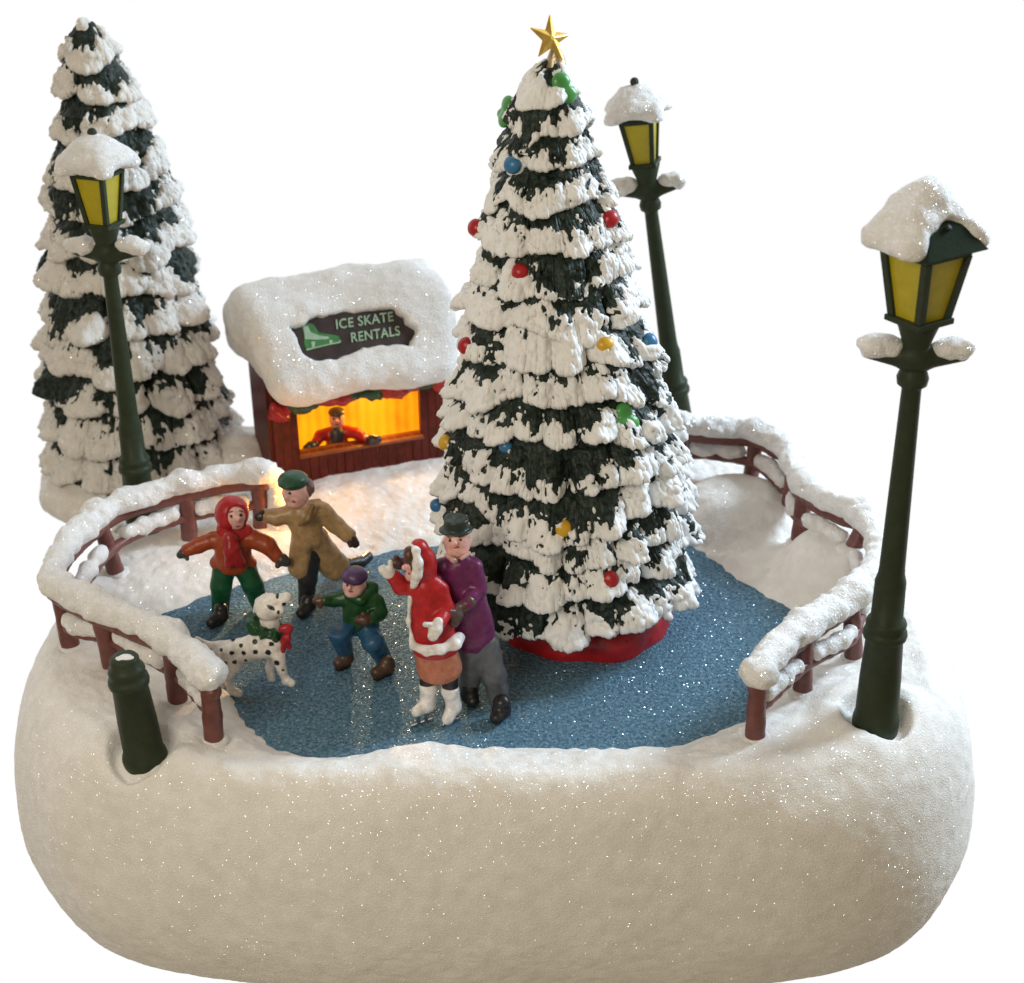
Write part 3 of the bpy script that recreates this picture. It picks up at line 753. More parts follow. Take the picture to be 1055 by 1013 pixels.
# ---------------------------------------------------------------- the skate rental booth
SHOP = (-3.50, .28, .2); SYAW = math.radians(20)
SR = np.array(Matrix.Rotation(SYAW, 3, 'Z'))
def build_shop():
    t = thing('skate_shop', 'small brown ice skate rental booth with thick snow roof and glowing window', 'shop', SHOP, (0, 0, SYAW))
    W, D, Hh = 2.05, 1.9, 2.72
    x0, x1, z0, z1 = -1.46, 1.46, .97, 2.16
    rg = np.random.default_rng(5)
    def boards(bm, xa, xb, za, zb, n, y0, y1):
        e = np.linspace(xa, xb, n + 1)
        for i in range(n):
            j = rg.uniform(0, .035)
            add_box(bm, (e[i] + .008, y0 + j, za), (e[i + 1] - .008, y1, zb))
    def wl(bm):
        boards(bm, -W, x0, -.3, Hh, 3, 0, .16); boards(bm, x1, W, -.3, Hh, 3, 0, .16)
        boards(bm, x0, x1, -.3, z0, 14, 0, .16); boards(bm, x0, x1, z1, Hh, 8, 0, .16)
    link('front_wall', bm_mesh('front_wall', wl, .015), M_WALL, t, smooth=False)
    def sl(bm):
        for sx in (-1, 1):
            e = np.linspace(.17, D, 9)
            for i in range(8): add_box(bm, (sx * W - .08, e[i] + .008, -.3), (sx * W + .08 - rg.uniform(0, .03), e[i + 1] - .008, Hh + .6))
        add_box(bm, (-W + .09, D - .12, -.3), (W - .09, D, Hh + .6))
    link('side_walls', bm_mesh('side_walls', sl, .015), M_WALL, t, smooth=False)
    # counter ledge and window trim
    def ct(bm): add_box(bm, (x0 - .04, -.12, z0 - .07), (x1 + .04, .30, z0 - .003))
    link('counter', bm_mesh('counter', ct, .02), paint_mat('counter_wood', (.20, .055, .02), rough=.4), t, smooth=False)
    # lit interior: translucent boards glowing from a lamp behind them
    m, N, L, b = new_mat('lit_interior')
    tc = node(N, 'ShaderNodeTexCoord'); wv = node(N, 'ShaderNodeTexWave', wave_type='BANDS', bands_direction='X'); wv.inputs['Scale'].default_value = 1.3; wv.inputs['Distortion'].default_value = 1.2; wv.inputs['Detail'].default_value = 2
    L.new(tc.outputs['Object'], wv.inputs['Vector'])
    ns = node(N, 'ShaderNodeTexNoise'); ns.inputs['Scale'].default_value = 1.1; L.new(tc.outputs['Object'], ns.inputs['Vector'])
    mm = node(N, 'ShaderNodeMath', operation='MULTIPLY_ADD'); L.new(wv.outputs['Fac'], mm.inputs[0]); mm.inputs[1].default_value = .16; L.new(ns.outputs['Fac'], mm.inputs[2])
    cr = node(N, 'ShaderNodeValToRGB'); e = cr.color_ramp.elements; e[0].position = .25; e[0].color = (1, .17, .002, 1); e[1].position = .75; e[1].color = (1, .42, .006, 1)
    L.new(mm.outputs[0], cr.inputs['Fac']); L.new(cr.outputs['Color'], b.inputs['Emission Color']); b.inputs['Emission Strength'].default_value = 1.25
    b.inputs['Base Color'].default_value = (.06, .02, .002, 1)
    def inn(bm):
        add_box(bm, (-W + .1, 1.15, .3), (W - .1, 1.22, Hh + .3))
        add_box(bm, (-W + .1, .2, .3), (-W + .18, 1.14, Hh)); add_box(bm, (W - .18, .2, .3), (W - .1, 1.14, Hh))
        e = np.linspace(-W + .1, W - .1, 17)
        for i in range(16): add_box(bm, (e[i] + .01, 1.12, .31), (e[i + 1] - .03, 1.148, Hh + .2))
    link('lit_back_wall', bm_mesh('lit_back_wall', inn), m, t, smooth=False)
    # snow roof (local frame): steep front slope, rounded ridge, back slope
    s = SDF((-3.3, -1.4, 1.5), (3.3, 4.6, 6.2), .06)
    ya, za, yb, zb = -.42, 2.84, .38, 4.10
    yt, zt_ = 1.55, 4.27
    for k in range(15):
        q = k / 14; w = 1.72 + .26 * q
        y, z = ya + (yb - ya) * q, za + (zb - za) * q
        s.cap((-w, y, z), (w, y, z), .38, .38, k=.22)
        y, z = yb + (yt - yb) * q, zb + (zt_ - zb) * q; w = 1.98 + .05 * q
        s.cap((-w, y, z), (w, y, z), .40, .40, k=.25)
        y, z = yt + (3.2 - yt) * q, zt_ + (2.7 - zt_) * q; w = 2.03 - .2 * q
        s.cap((-w, y, z), (w, y, z), .40, .40, k=.25)
    for k in range(8):     # fill under the slopes
        q = k / 7; s.cap((-1.8, .5 + 2. * q, 3.1), (1.8, .5 + 2. * q, 3.1), .42, .42, k=.3); s.cap((-1.9, .8 + 1.3 * q, 3.8), (1.9, .8 + 1.3 * q, 3.8), .5, .5, k=.3)
    s.noise(.10, .8, 71); s.noise(.03, 2.2, 72)
    # hollow for the sign on the front slope
    sd = np.array([0, yb - ya, zb - za]); sl_len = np.linalg.norm(sd); sd /= sl_len; nn = np.array([0, -sd[2], sd[1]])
    cen = np.array([-.02, (ya + yb) / 2, (za + zb) / 2]) + nn * .38 + sd * .16
    px = [(292,339),(300,340),(318,330),(338,326),(351,322),(398,320),(410,328),(411,337),(424,340),(419,350),(414,359),(401,357),(385,359),(365,361),(347,368),(334,374),(315,373),(303,367),(300,354),(298,346)]
    ca, sa = math.cos(math.radians(8.5)), math.sin(math.radians(8.5))
    def uv(p):
        dx, dy = (p[0] - 360) / 42.5, -(p[1] - 346) / 42.5
        return np.array([(dx * ca + dy * sa) / 1.04, (-dx * sa + dy * ca) / 1.06])
    poly = np.array([uv(p) for p in px])
    X = np.stack(np.meshgrid(*s.ax, indexing='ij'), -1) - cen.astype(np.float32)
    A = X[..., 0]; B = X @ sd.astype(np.float32); Cc = X @ nn.astype(np.float32)
    msk = (np.abs(A) < 2.2) & (np.abs(B) < 1.2) & (np.abs(Cc) < .6)
    a_, b_, c_ = A[msk], B[msk], Cc[msk]
    d2 = np.full(a_.shape, 9., np.float32); ins = np.zeros(a_.shape, bool)
    for i in range(len(poly)):
        p, q = poly[i], poly[(i + 1) % len(poly)]; e = q - p
        tt = np.clip(((a_ - p[0]) * e[0] + (b_ - p[1]) * e[1]) / (e @ e), 0, 1)
        d2 = np.minimum(d2, (a_ - p[0] - e[0] * tt) ** 2 + (b_ - p[1] - e[1] * tt) ** 2)
        ins ^= ((p[1] <= b_) != (q[1] <= b_)) & (a_ < p[0] + (b_ - p[1]) / (e[1] if abs(e[1]) > 1e-9 else 1e-9) * e[0])
    dd = np.where(ins, -np.sqrt(d2), np.sqrt(d2)) + .03 * vnoise(np.stack([a_, b_, 0 * a_], -1), 4., 61) + .03 * vnoise(np.stack([a_, b_, 0 * a_], -1), 9., 62)
    rec = np.maximum(dd, -.12 - c_)          # inside the outline, in front of depth -.16
    Dm = s.D[msk]; k = .09; h = np.clip(k - np.abs(Dm + rec), 0, None) / k
    s.D[msk] = np.maximum(Dm, -rec) + h * h * k * .25
    s.noise(.014, 8., 73)
    link('roof_snow', s.mesh('roof_snow'), M_SNOWCAP, t)
    # sign board lying in the hollow
    fr = Matrix(((1, 0, 0), (0, sd[1], nn[1]), (0, sd[2], nn[2])))  # columns: x, up the slope, outward
    fr4 = fr.to_4x4(); fr4.translation = Vector(cen + nn * -.12)
    sb = bpy.data.objects.new('sign_board', None)
    def bd(bm):
        zz = [poly * 1.05]
        a = [bm.verts.new((p[0], p[1], .05)) for p in poly * 1.09]; b = [bm.verts.new((p[0], p[1], -.1)) for p in poly * 1.09]
        bm.faces.new(a); bm.faces.new(b[::-1])
        for i in range(len(a)): bm.faces.new([a[i], b[i], b[(i + 1) % len(a)], a[(i + 1) % len(a)]])
    me = bm_mesh('sign_board', bd, .0)
    bo = link('sign_board', me, M_SIGN, t, smooth=False); bo.matrix_local = fr4
    def text(body, x, y, size, w):
        cu = bpy.data.curves.new('lettering', 'FONT'); cu.body = body; cu.size = size; cu.align_x = 'CENTER'; cu.align_y = 'CENTER'
        cu.offset = .004; cu.extrude = .010; cu.shear = .12; cu.space_character = 1.08
        tmp = bpy.data.objects.new('lettering', cu); col.objects.link(tmp)
        bpy.context.view_layer.update()
        me = bpy.data.meshes.new_from_object(tmp.evaluated_get(bpy.context.evaluated_depsgraph_get()))
        bpy.data.objects.remove(tmp); me.materials.clear()
        co = np.array([v.co for v in me.vertices]); co[:, 0] *= w / np.ptp(co[:, 0])
        me.vertices.foreach_set('co', co.astype(np.float32).ravel())
        o = link('lettering', me, M_LETTER, bo, smooth=False); o.location = (x, y, .065)
    u1 = uv((371, 331.5)); u2 = uv((378, 344)); 
    text('ICE SKATE', u1[0] - .05, u1[1] + .0, .31, 1.36); text('RENTALS', u2[0] + .02, u2[1] - .05, .31, 1.16)
    # skate emblem: white boot on a green leaf shape with a blade
    def pp(pts, z0_, z1_):
        def f(bm):
            Q = [uv(p) for p in pts]
            a = [bm.verts.new((q[0], q[1], z1_)) for q in Q]; b = [bm.verts.new((q[0], q[1], z0_)) for q in Q]
            bm.faces.new(a); bm.faces.new(b[::-1])
            for i in range(len(a)): bm.faces.new([a[i], b[i], b[(i + 1) % len(a)], a[(i + 1) % len(a)]])
        return f
    Z = lambda L: [(280 + x * .1422, 300 + y * .1422) for x, y in L]
    green = Z([(180,265),(225,240),(265,250),(300,310),(400,325),(440,335),(455,385),(370,400),(210,440),(195,400),(190,320)])
    boot = Z([(190,262),(225,262),(240,305),(300,330),(365,340),(370,355),(300,362),(200,358)])
    blade = Z([(205,438),(370,398),(440,385),(455,372),(440,362),(438,376),(370,390),(205,430)])
    strut = Z([(240,375),(270,372),(262,425),(248,427)]); strut2 = Z([(370,365),(395,362),(385,392),(370,394)])
    link('skate_emblem', bm_mesh('skate_emblem', pp(green, .04, .062)), M_LEAF, bo, smooth=False)
    def bb(bm):
        for q in (boot, blade, strut, strut2): pp(q, .05, .075)(bm)
    link('skate_emblem', bm_mesh('skate_emblem', bb), M_LETTER, bo, smooth=False)
    # garland and bows under the eave
    def sw(name, pts, rs, mat, seed):
        pts = np.array(pts); s = SDF(pts.min(0) - .5, pts.max(0) + .5, .03)
        s.chain(pts, rs, k=.08); s.noise(.06, 3.5, seed); s.noise(.03, 8, seed + 1)
        link(name, s.mesh(name), mat, t)
    y = -.26
    sw('garland', [(-1.62,y,2.30),(-1.3,y,2.24),(-1.0,y,2.34)], [.13,.16,.14], M_GARL, 1)
    sw('garland', [(-.2,y,2.38),(.2,y,2.28),(.6,y,2.36)], [.12,.13,.12], M_GARL, 2)
    sw('garland', [(1.2,y,2.36),(1.5,y,2.34),(1.75,y,2.36)], [.13,.17,.15], M_GARL, 3)
    sw('bow', [(-2.05,y,2.3),(-1.85,y,2.2),(-1.65,y,2.27)], [.14,.2,.14], M_GRED, 4)
    sw('bow', [(-2.05,y+.1,2.1),(-1.9,y+.1,1.95)], [.1,.07], M_GRED, 14)
    sw('bow', [(-.95,y,2.3),(-.6,y,2.38),(-.2,y,2.3)], [.14,.22,.14], M_GRED, 5)
    sw('bow', [(.6,y - .05,2.34),(.9,y - .12,2.46),(1.2,y - .05,2.36)], [.16,.27,.17], M_GRED, 6)
    sw('bow', [(.75,y,2.16),(.95,y,2.2)], [.09,.1], M_GRED, 16)
    sw('bow', [(1.85,y,2.36),(2.02,y,2.15),(2.04,y,1.98)], [.15,.17,.12], M_GRED, 7)
build_shop()

# ---------------------------------------------------------------- figures
SKIN = (.72, .41, .36)
class Fig:
    def __init__(s, label, foot, yplane, name='person', cat='person'):
        s.y = yplane; s.base = np.array(foot, float)
        s.t = thing(name, label, cat, tuple(foot))
        q = proj((foot[0], yplane, 1.5)); s.s = FPX / q[2]
    def J(s, px, py, dy=0.): return aty(px, py, s.y + dy)
    def r(s, p): return p / s.s
    def part(s, name, prims, colr, res=.022, k=.05, noise=(.008, 5.), spots=(), cuts=(), mat=None, parent=None):
        pts = []
        for p in prims:
            if p[0] == 'c': pts += [np.array(q) + r for q, r in zip(p[1], p[2])] + [np.array(q) - r for q, r in zip(p[1], p[2])]
            else: pts += [np.array(p[1]) + max(p[2]), np.array(p[1]) - max(p[2])]
        pts = np.array(pts)
        d = SDF(pts.min(0) - .12, pts.max(0) + .12, res)
        for p in prims:
            kk = p[4] if len(p) > 4 else k
            if p[0] == 'c': d.chain(p[1], p[2], kk, p[3] if len(p) > 3 and p[3] else 1.)
            else: d.ell(p[1], p[2], kk, p[3] if len(p) > 3 else None)
        for c in cuts:
            if c[0] == 'cut': d.cut(c[1], c[2])
            else: d.carve(c[1], c[2])
        if noise: d.noise(noise[0], noise[1], len(pts))
        me = d.mesh(name)
        V = np.empty(len(me.vertices) * 3, np.float32); me.vertices.foreach_get('co', V); V = V.reshape(-1, 3)
        C = np.tile(np.array(colr, np.float32), (len(V), 1))
        for sp in spots:
            # a dab of paint: found on the surface, coloured by its distance in space
            px, py, rx, ry, c = sp[:5]; ang = sp[5] if len(sp) > 5 else 0.
            p = surf_at(px, py, V, 2.)
            e = V - p; a = math.radians(ang)
            u = e @ (rt * math.cos(a) + up * math.sin(a)); w = e @ (-rt * math.sin(a) + up * math.cos(a)); z = e @ fwd
            m = ((u / s.r(rx)) ** 2 + (w / s.r(ry)) ** 2 < 1) & (np.abs(z) < max(.14, s.r(max(rx, ry))))
            C[m] = c
        set_col(me, C)
        return link(name, me, mat or M_FIG, parent or s.t, s.base)
    def blade(s, a, b, h=.06):
        """a skate blade under a boot from a to b (world points on the ice)"""
        a = np.array(a); b = np.array(b)
        d = (b - a) / np.linalg.norm(b - a); n = np.array([-d[1], d[0], 0]); n /= np.linalg.norm(n)
        def f(bm):
            for q0, q1, z0, z1 in ((a - d * .05, b + d * .07, .0, .05), (a + d * .06, a + d * .12, .04, h + .06), (b - d * .12, b - d * .06, .04, h + .06)):
                vs = [bm.verts.new(tuple(q + n * sgn * .018 + np.array([0, 0, z]))) for q in (q0, q1) for sgn in (-1, 1) for z in (z0, z1)]
                for fc in ((0,1,3,2),(4,6,7,5),(0,4,5,1),(2,3,7,6),(0,2,6,4),(1,5,7,3)): bm.faces.new([vs[i] for i in fc])
        link('skate_blade', bm_mesh('skate_blade', f), M_STEEL, s.t, s.base, smooth=False)

BLK = (.012, .011, .012); BRN = (.075, .034, .022)
def body_core(f, head, hr, neck, pelvis, arms, legs, spots=(), extra=()):
    """the figure itself: head, neck, trunk, arms and legs in one skin under the clothes"""
    r = f.r
    pr = [('e', head, hr)] + list(extra)
    pr.append(('c', [head - [0, 0, hr[2] * .6], neck], [r(6), r(6.5)]))
    pr.append(('c', [neck, (neck + pelvis) / 2, pelvis], [r(7), r(9), r(8)]))
    for a in arms: pr.append(('c', [neck + (a[0] - neck) * .5] + a, [r(5)] + [r(3.4)] * len(a)))
    for l in legs: pr.append(('c', [pelvis] + l, [r(5)] + [r(3)] * len(l)))
    return f.part('body', pr, SKIN, res=.02, spots=spots, noise=(.004, 5))

def mitten(f, name, w, tip, thumb, rad, colr):
    w, tip, thumb = map(np.array, (w, tip, thumb))
    f.part(name, [('c', [w, (w + tip) / 2, tip], [rad * .8, rad * 1.08, rad * .85]), ('c', [w + (tip - w) * .25, thumb], [rad * .55, rad * .45])], colr, res=.02, k=.03)

# --- child in a red hood
def hood_child():
    f = Fig('person in red hood, orange jacket and green trousers skating with arms spread beside the dog', atz(246, 636, 0.), -5.45)
    J, r = f.J, f.r
    head = J(242, 532, -.02)
    body_core(f, head, np.array([r(12), r(12), r(14)]), J(240, 552), J(241, 582),
              [[J(217, 556), J(201, 562), J(190, 569, -.1)], [J(263, 556), J(279, 563), J(289, 574, -.1)]],
              [[J(232, 584), J(228, 606), J(226, 632)], [J(252, 584), J(261, 604), J(268, 626, .05)]],
              spots=[(238.5, 532, 1.6, 1.9, BLK), (248, 531, 1.5, 1.8, BLK), (237.5, 527.5, 3., .8, (.06, .02, .015), 14), (248.5, 527, 2.4, .8, (.06, .02, .015), -16), (245.5, 542.5, 2.6, 1.0, (.35, .05, .05), 8)],
              extra=[('e', J(245, 535.5, -.26), (r(2.6), r(3.4), r(3))), ('e', J(243.5, 541, -.12), (r(7), r(6), r(4.5)))])
    red, org, grn, blk = (.40, .014, .018), (.33, .055, .012), (.006, .075, .028), (.016, .014, .015)
    hc = J(239, 529, .06)
    f.part('hood', [('e', hc, (r(18), r(17.5), r(19))), ('c', [J(232, 545, .02), J(240, 553, -.08), J(254, 548, .02)], [r(9), r(10), r(8)])], red,
           cuts=[('carve', J(244.5, 534.5, -.34), np.array([r(11.2), r(15), r(13)]))], noise=(.012, 4))
    f.part('jacket', [('c', [J(221, 556), J(240, 558), J(259, 556)], [r(9), r(13), r(9)], .85), ('c', [J(240, 560), J(240, 575)], [r(18), r(20.5)], .78), ('c', [J(224, 580), J(257, 580)], [r(8), r(8)], 1.), 
                      ('c', [J(219, 557), J(204, 562, -.05), J(193, 567, -.1)], [r(8.5), r(8), r(7)]), ('c', [J(261, 556), J(276, 563, -.05), J(285, 573, -.1)], [r(9.5), r(9), r(7.5)])], org, noise=(.02, 3),
           cuts=[('cut', J(240, 586.5), (0, 0, -1))])
    f.part('scarf', [('c', [J(236, 553, -.36), J(240, 566, -.44), J(247, 580, -.45)], [r(6), r(8), r(6)]), ('c', [J(240, 556, -.36), J(238, 570, -.44), J(236, 581, -.44)], [r(6), r(7), r(5)])], (.33, .012, .014), noise=(.03, 4))
    mitten(f, 'mitten', J(193, 568, -.1), J(185.5, 572, -.13), J(193, 576, -.2), r(4.8), (.045, .04, .042))
    mitten(f, 'mitten', J(286, 574, -.1), J(295, 579, -.13), J(286, 583, -.2), r(6.2), (.05, .045, .045))
    f.part('trousers', [('c', [J(231, 582), J(228, 604, -.06), J(227, 628)], [r(12), r(11), r(9.5)], .9), ('c', [J(251, 582), J(260, 602, -.06), J(266, 620, .1)], [r(12), r(11), r(9)], .9), ('c', [J(232, 583), J(250, 583)], [r(10), r(10)], .9)], grn, noise=(.015, 3.5))
    for px, py, dx, dy in ((222, 638, -5, -.18), (266, 628, 3, 0)):
        a = atz(px + 6, py - 3, .16); b = atz(px - 4 if dx < 0 else px + 3, py + 3, .14)
        f.part('boot', [('c', [a + [0, .05, .14], a, b], [r(7.5), r(7.5), r(6.2)])], blk)
        f.blade((a[0], a[1], 0), (b[0], b[1], 0))
hood_child()

# --- man in a tan coat
def tan_man():
    f = Fig('person in tan coat and green cap gliding on one leg behind the red-hooded skater', atz(316, 631, 0.), -5.25)
    J, r = f.J, f.r
    head = J(305, 507)
    body_core(f, head, np.array([r(14.5), r(14), r(16)]), J(313, 523), J(322, 566, .1),
              [[J(298, 528), J(284, 532), J(268, 530, -.02)], [J(334, 526), J(348, 543), J(362, 556, -.1)]],
              [[J(317, 575), J(316, 600), J(315, 626)], [J(334, 576, .3), J(354, 582, .8), J(372, 577, 1.1)]],
              spots=[(298.5, 508.5, 1.5, 1.7, BLK), (296.5, 504, 2.8, .8, (.06, .02, .015), 18), (302.5, 517, 2.4, .9, (.30, .05, .05), -10), (320, 506, 3, 6, (.16, .07, .07))],
              extra=[('e', J(295.5, 511.5, -.22), (r(3), r(3.6), r(3.2))), ('e', J(318.5, 508, -.08), (r(3), r(3), r(4.5))), ('e', J(303, 518, -.1), (r(9), r(8), r(5)))])
    tan = (.38, .24, .11)
    f.part('cap', [('e', J(302, 495), (r(15.5), r(16), r(9.5))), ('e', J(296, 499, -.18), (r(10), r(9), r(3)))], (.02, .075, .04), cuts=[('cut', J(302, 502.5), (-.12, 0, -1))])
    f.part('hair', [('e', J(318, 502, .08), (r(6.5), r(11), r(8)))], (.14, .07, .065), noise=(.03, 5))
    f.part('coat', [('c', [J(299, 530), J(315, 529), J(331, 527)], [r(9), r(12), r(9.5)], .9), ('c', [J(313, 532), J(316, 555)], [r(16.5), r(17)], .8), ('c', [J(311, 556), J(309, 586, -.05)], [r(13), r(12.5)], .8), ('c', [J(325, 556, .1), J(344, 582, .35)], [r(15), r(17)], .75),
                    ('c', [J(299, 529), J(285, 533), J(273, 531, -.02)], [r(9), r(8.3), r(7)]), ('c', [J(332, 526), J(346, 541), J(358, 552, -.08)], [r(10), r(9), r(7.5)]), ('c', [J(322, 520, .1), J(328, 516, .12)], [r(7), r(4)])], tan, noise=(.035, 2.6),
           cuts=[('cut', J(312, 596, 0), (-.35, 0, -1)), ('carve', J(324, 592, -.3), np.array([r(7), r(16), r(30)]))])
    f.part('lapel', [('c', [J(322, 522, -.36), J(317, 535, -.42), J(309, 541, -.42)], [r(3), r(3.4), r(2)])], (.22, .13, .045))
    mitten(f, 'mitten', J(272, 531, -.04), J(266, 533, -.1), J(270, 527, -.12), r(5), (.05, .03, .025))
    mitten(f, 'mitten', J(358, 552, -.1), J(366, 560, -.14), J(361, 562, -.22), r(5.4), (.045, .022, .018))
    f.part('trousers', [('c', [J(320, 566, .1), J(317, 596), J(315, 621)], [r(11.5), r(10), r(8)]), ('c', [J(330, 570, .2), J(352, 584, .75), J(372, 579, 1.1)], [r(11), r(9), r(7)])], (.022, .020, .023))
    a, b = atz(318, 624, .17), atz(311, 632, .14)
    f.part('boot', [('c', [a + [0, .02, .12], a, b], [r(7.5), r(7.5), r(6)])], BLK)
    f.blade((a[0], a[1], 0), (b[0], b[1], 0))
    f.part('boot', [('c', [J(372, 579, 1.1), J(379, 574, 1.3)], [r(7), r(6)])], BLK)
tan_man()

# --- child in a green jacket
def green_child():
    f = Fig('child in green hooded jacket, purple cap and blue jeans crouching on skates in mid rink', atz(374, 690, 0.), -7.55)
    J, r = f.J, f.r
    head = J(364, 604, -.1)
    body_core(f, head, np.array([r(11), r(11), r(12.5)]), J(368, 616), J(370, 642, .05),
              [[J(354, 616), J(341, 619), J(329, 619, -.1)], [J(386, 622), J(391, 634), J(377, 639, -.35)]],
              [[J(361, 648, -.08), J(350, 655, -.38), J(355, 675, -.05)], [J(378, 652, -.2), J(386, 666, -.3), J(397, 684, 0)]],
              spots=[(357.5, 603.5, 1.4, 1.7, BLK), (364.5, 602.5, 1.4, 1.7, BLK), (356.5, 600.4, 2.2, .7, (.05, .02, .015), -12), (364.5, 599.2, 2.4, .7, (.05, .02, .015), 8), (361.5, 609.6, 2.2, 1.3, (.36, .03, .04))],
              extra=[('e', J(360, 605.5, -.33), (r(2.4), r(3), r(2.6))), ('e', J(362, 611, -.18), (r(6.5), r(6), r(4.5))), ('e', J(375, 603, -.05), (r(2.6), r(3), r(3.6)))])
    f.part('cap', [('e', J(365.5, 593.5, -.05), (r(13.5), r(14), r(9.8)))], (.075, .035, .11), cuts=[('cut', J(365, 598.2), (.08, 0, -1))])
    jac = (.010, .062, .014)
    f.part('jacket', [('c', [J(356, 617), J(370, 618), J(384, 619)], [r(8.5), r(11), r(9)], .9), ('c', [J(370, 621), J(371, 637)], [r(16.5), r(18)], .8), 
                      ('c', [J(356, 616), J(344, 618.5), J(334, 619, -.1)], [r(8.5), r(7.6), r(6.4)]), ('c', [J(386, 620), J(391, 632, -.08), J(382, 638, -.34)], [r(9), r(8), r(6.5)]), ('c', [J(358, 615, -.22), J(372, 618, -.2), J(384, 607, .1)], [r(4.5), r(5), r(5.5)]), ('e', J(382, 605, .12), (r(8.5), r(8), r(6.5)))], jac, noise=(.02, 3.5), cuts=[('cut', J(370, 646), (0, 0, -1))])
    mitten(f, 'mitten', J(334, 619, -.1), J(326, 619, -.14), J(330, 625, -.2), r(5.4), (.10, .05, .03))
    mitten(f, 'mitten', J(382, 638, -.36), J(370, 639, -.42), J(374, 633, -.45), r(6.2), (.085, .04, .025))
    f.part('jeans', [('c', [J(360, 644), J(349, 652, -.42), J(355, 670, -.1)], [r(11.5), r(11), r(8.5)]), ('c', [J(378, 645), J(385, 662, -.32), J(395, 678, 0)], [r(12), r(11), r(9)]), ('c', [J(362, 643), J(380, 643)], [r(11), r(11)])], (.022, .090, .18), noise=(.02, 3.5), cuts=[('cut', J(370, 638), (0, 0, 1))])
    for (ax, ay), (bx, by) in (((357, 678), (349, 683)), ((399, 687), (388, 693))):
        a, b = atz(ax, ay, .2), atz(bx, by, .17)
        f.part('boot', [('c', [a + [0, 0, .1], a, b], [r(7.4), r(7.6), r(6)])], (.075, .04, .022))
        f.part('sole', [('c', [a - [0, 0, .13], b - [0, 0, .11]], [r(5), r(4.4)])], (.02, .014, .012))
        f.blade((a[0], a[1], 0), (b[0], b[1], 0))
green_child()

# --- skating couple
def purple_man():
    f = Fig('person in purple coat, grey trousers and dark hat holding the woman in red', atz(502, 742, 0.), -9.15)
    J, r = f.J, f.r
    head = J(471, 558)
    body_core(f, head, np.array([r(14), r(13.5), r(16)]), J(472, 576), J(492, 662),
              [[J(487, 586), J(490, 612), J(473, 630, -.42)], [J(454, 584), J(432, 590, .1), J(412, 578, .1)]],
              [[J(486, 672), J(485, 698), J(484, 720, .15)], [J(500, 672), J(510, 700), J(515, 732)]],
              spots=[(463.5, 557.2, 1.5, 1.8, BLK), (474.5, 556.4, 1.6, 1.8, BLK), (462.8, 553.8, 2.8, .7, (.08, .02, .02), -20), (475, 552.8, 3., .7, (.08, .02, .02), 22), (470, 564.5, 3.6, 1.0, (.32, .03, .04), 6)],
              extra=[('e', J(468.8, 560, -.30), (r(2.6), r(3), r(3))), ('e', J(471, 567, -.1), (r(10.5), r(9.5), r(6))), ('e', J(483.5, 557, .02), (r(3), r(3.4), r(4.6)))])
    hatc = (.022, .036, .03)
    f.part('hat', [('c', [J(469.5, 542, .06), J(470, 535.5, .06)], [r(12.4), r(12.2)], 1.), ('e', J(469.5, 545.5, .05), (r(17), r(16), r(3)))], hatc, k=.03, cuts=[('cut', J(470, 533.5, .06), (.03, -.05, 1)), ('cut', J(470, 548.5, .05), (0, 0, -1))])
    pur = (.14, .018, .095)
    f.part('coat', [('c', [J(455, 583), J(472, 580), J(486, 584)], [r(9), r(11), r(10)], .85), ('c', [J(471, 586), J(478, 615)], [r(17.5), r(18.5)], .75), ('c', [J(479, 612), J(489, 656)], [r(20), r(23)], .72), 
                    ('c', [J(487, 585), J(491, 607, -.08), J(481, 622, -.36)], [r(10.5), r(9.5), r(7.5)]), ('c', [J(455, 584), J(435, 590, .12), J(418, 581, .1)], [r(9), r(8), r(7)])], pur, noise=(.025, 2.6), cuts=[('cut', J(490, 669), (.10, 0, -1))])
    f.part('cuff', [('c', [J(483, 620, -.33), J(473, 629, -.44)], [r(8.2), r(6.5)])], (.10, .05, .035), noise=(.012, 4))
    f.part('collar', [('c', [J(460, 572, -.2), J(467, 577, -.28), J(470, 578, -.28)], [r(2.5), r(2.8), r(2)]), ('c', [J(483, 570, -.2), J(476, 575, -.28)], [r(2.5), r(2.4)])], (.6, .36, .32))
    mitten(f, 'glove', J(472, 627, -.47), J(468, 641, -.56), J(463, 630, -.62), r(6.8), (.085, .055, .05))
    mitten(f, 'glove', J(418, 581, .08), J(405, 580, .05), J(408, 574, .0), r(6), (.07, .035, .028))
    gry = (.105, .108, .115)
    f.part('trousers', [('c', [J(487, 664), J(486, 690, .05), J(483, 712, .2)], [r(14), r(12.5), r(10.5)]), ('c', [J(499, 664), J(509, 695, -.02), J(514, 721)], [r(15), r(13), r(11.5)])], gry, noise=(.018, 3.5))
    for (ax, ay), (bx, by), lift in (((517, 732), (512, 740), 0), ((484, 716), (487, 722), 0)):
        a, b = atz(ax, ay, .22), atz(bx, by, .17)
        f.part('boot', [('c', [a + [0, 0, .16], a, b], [r(9), r(9.2), r(7.6)])], BLK, noise=(.012, 4))
        f.blade((a[0], a[1], 0), (b[0], b[1], 0))
purple_man()

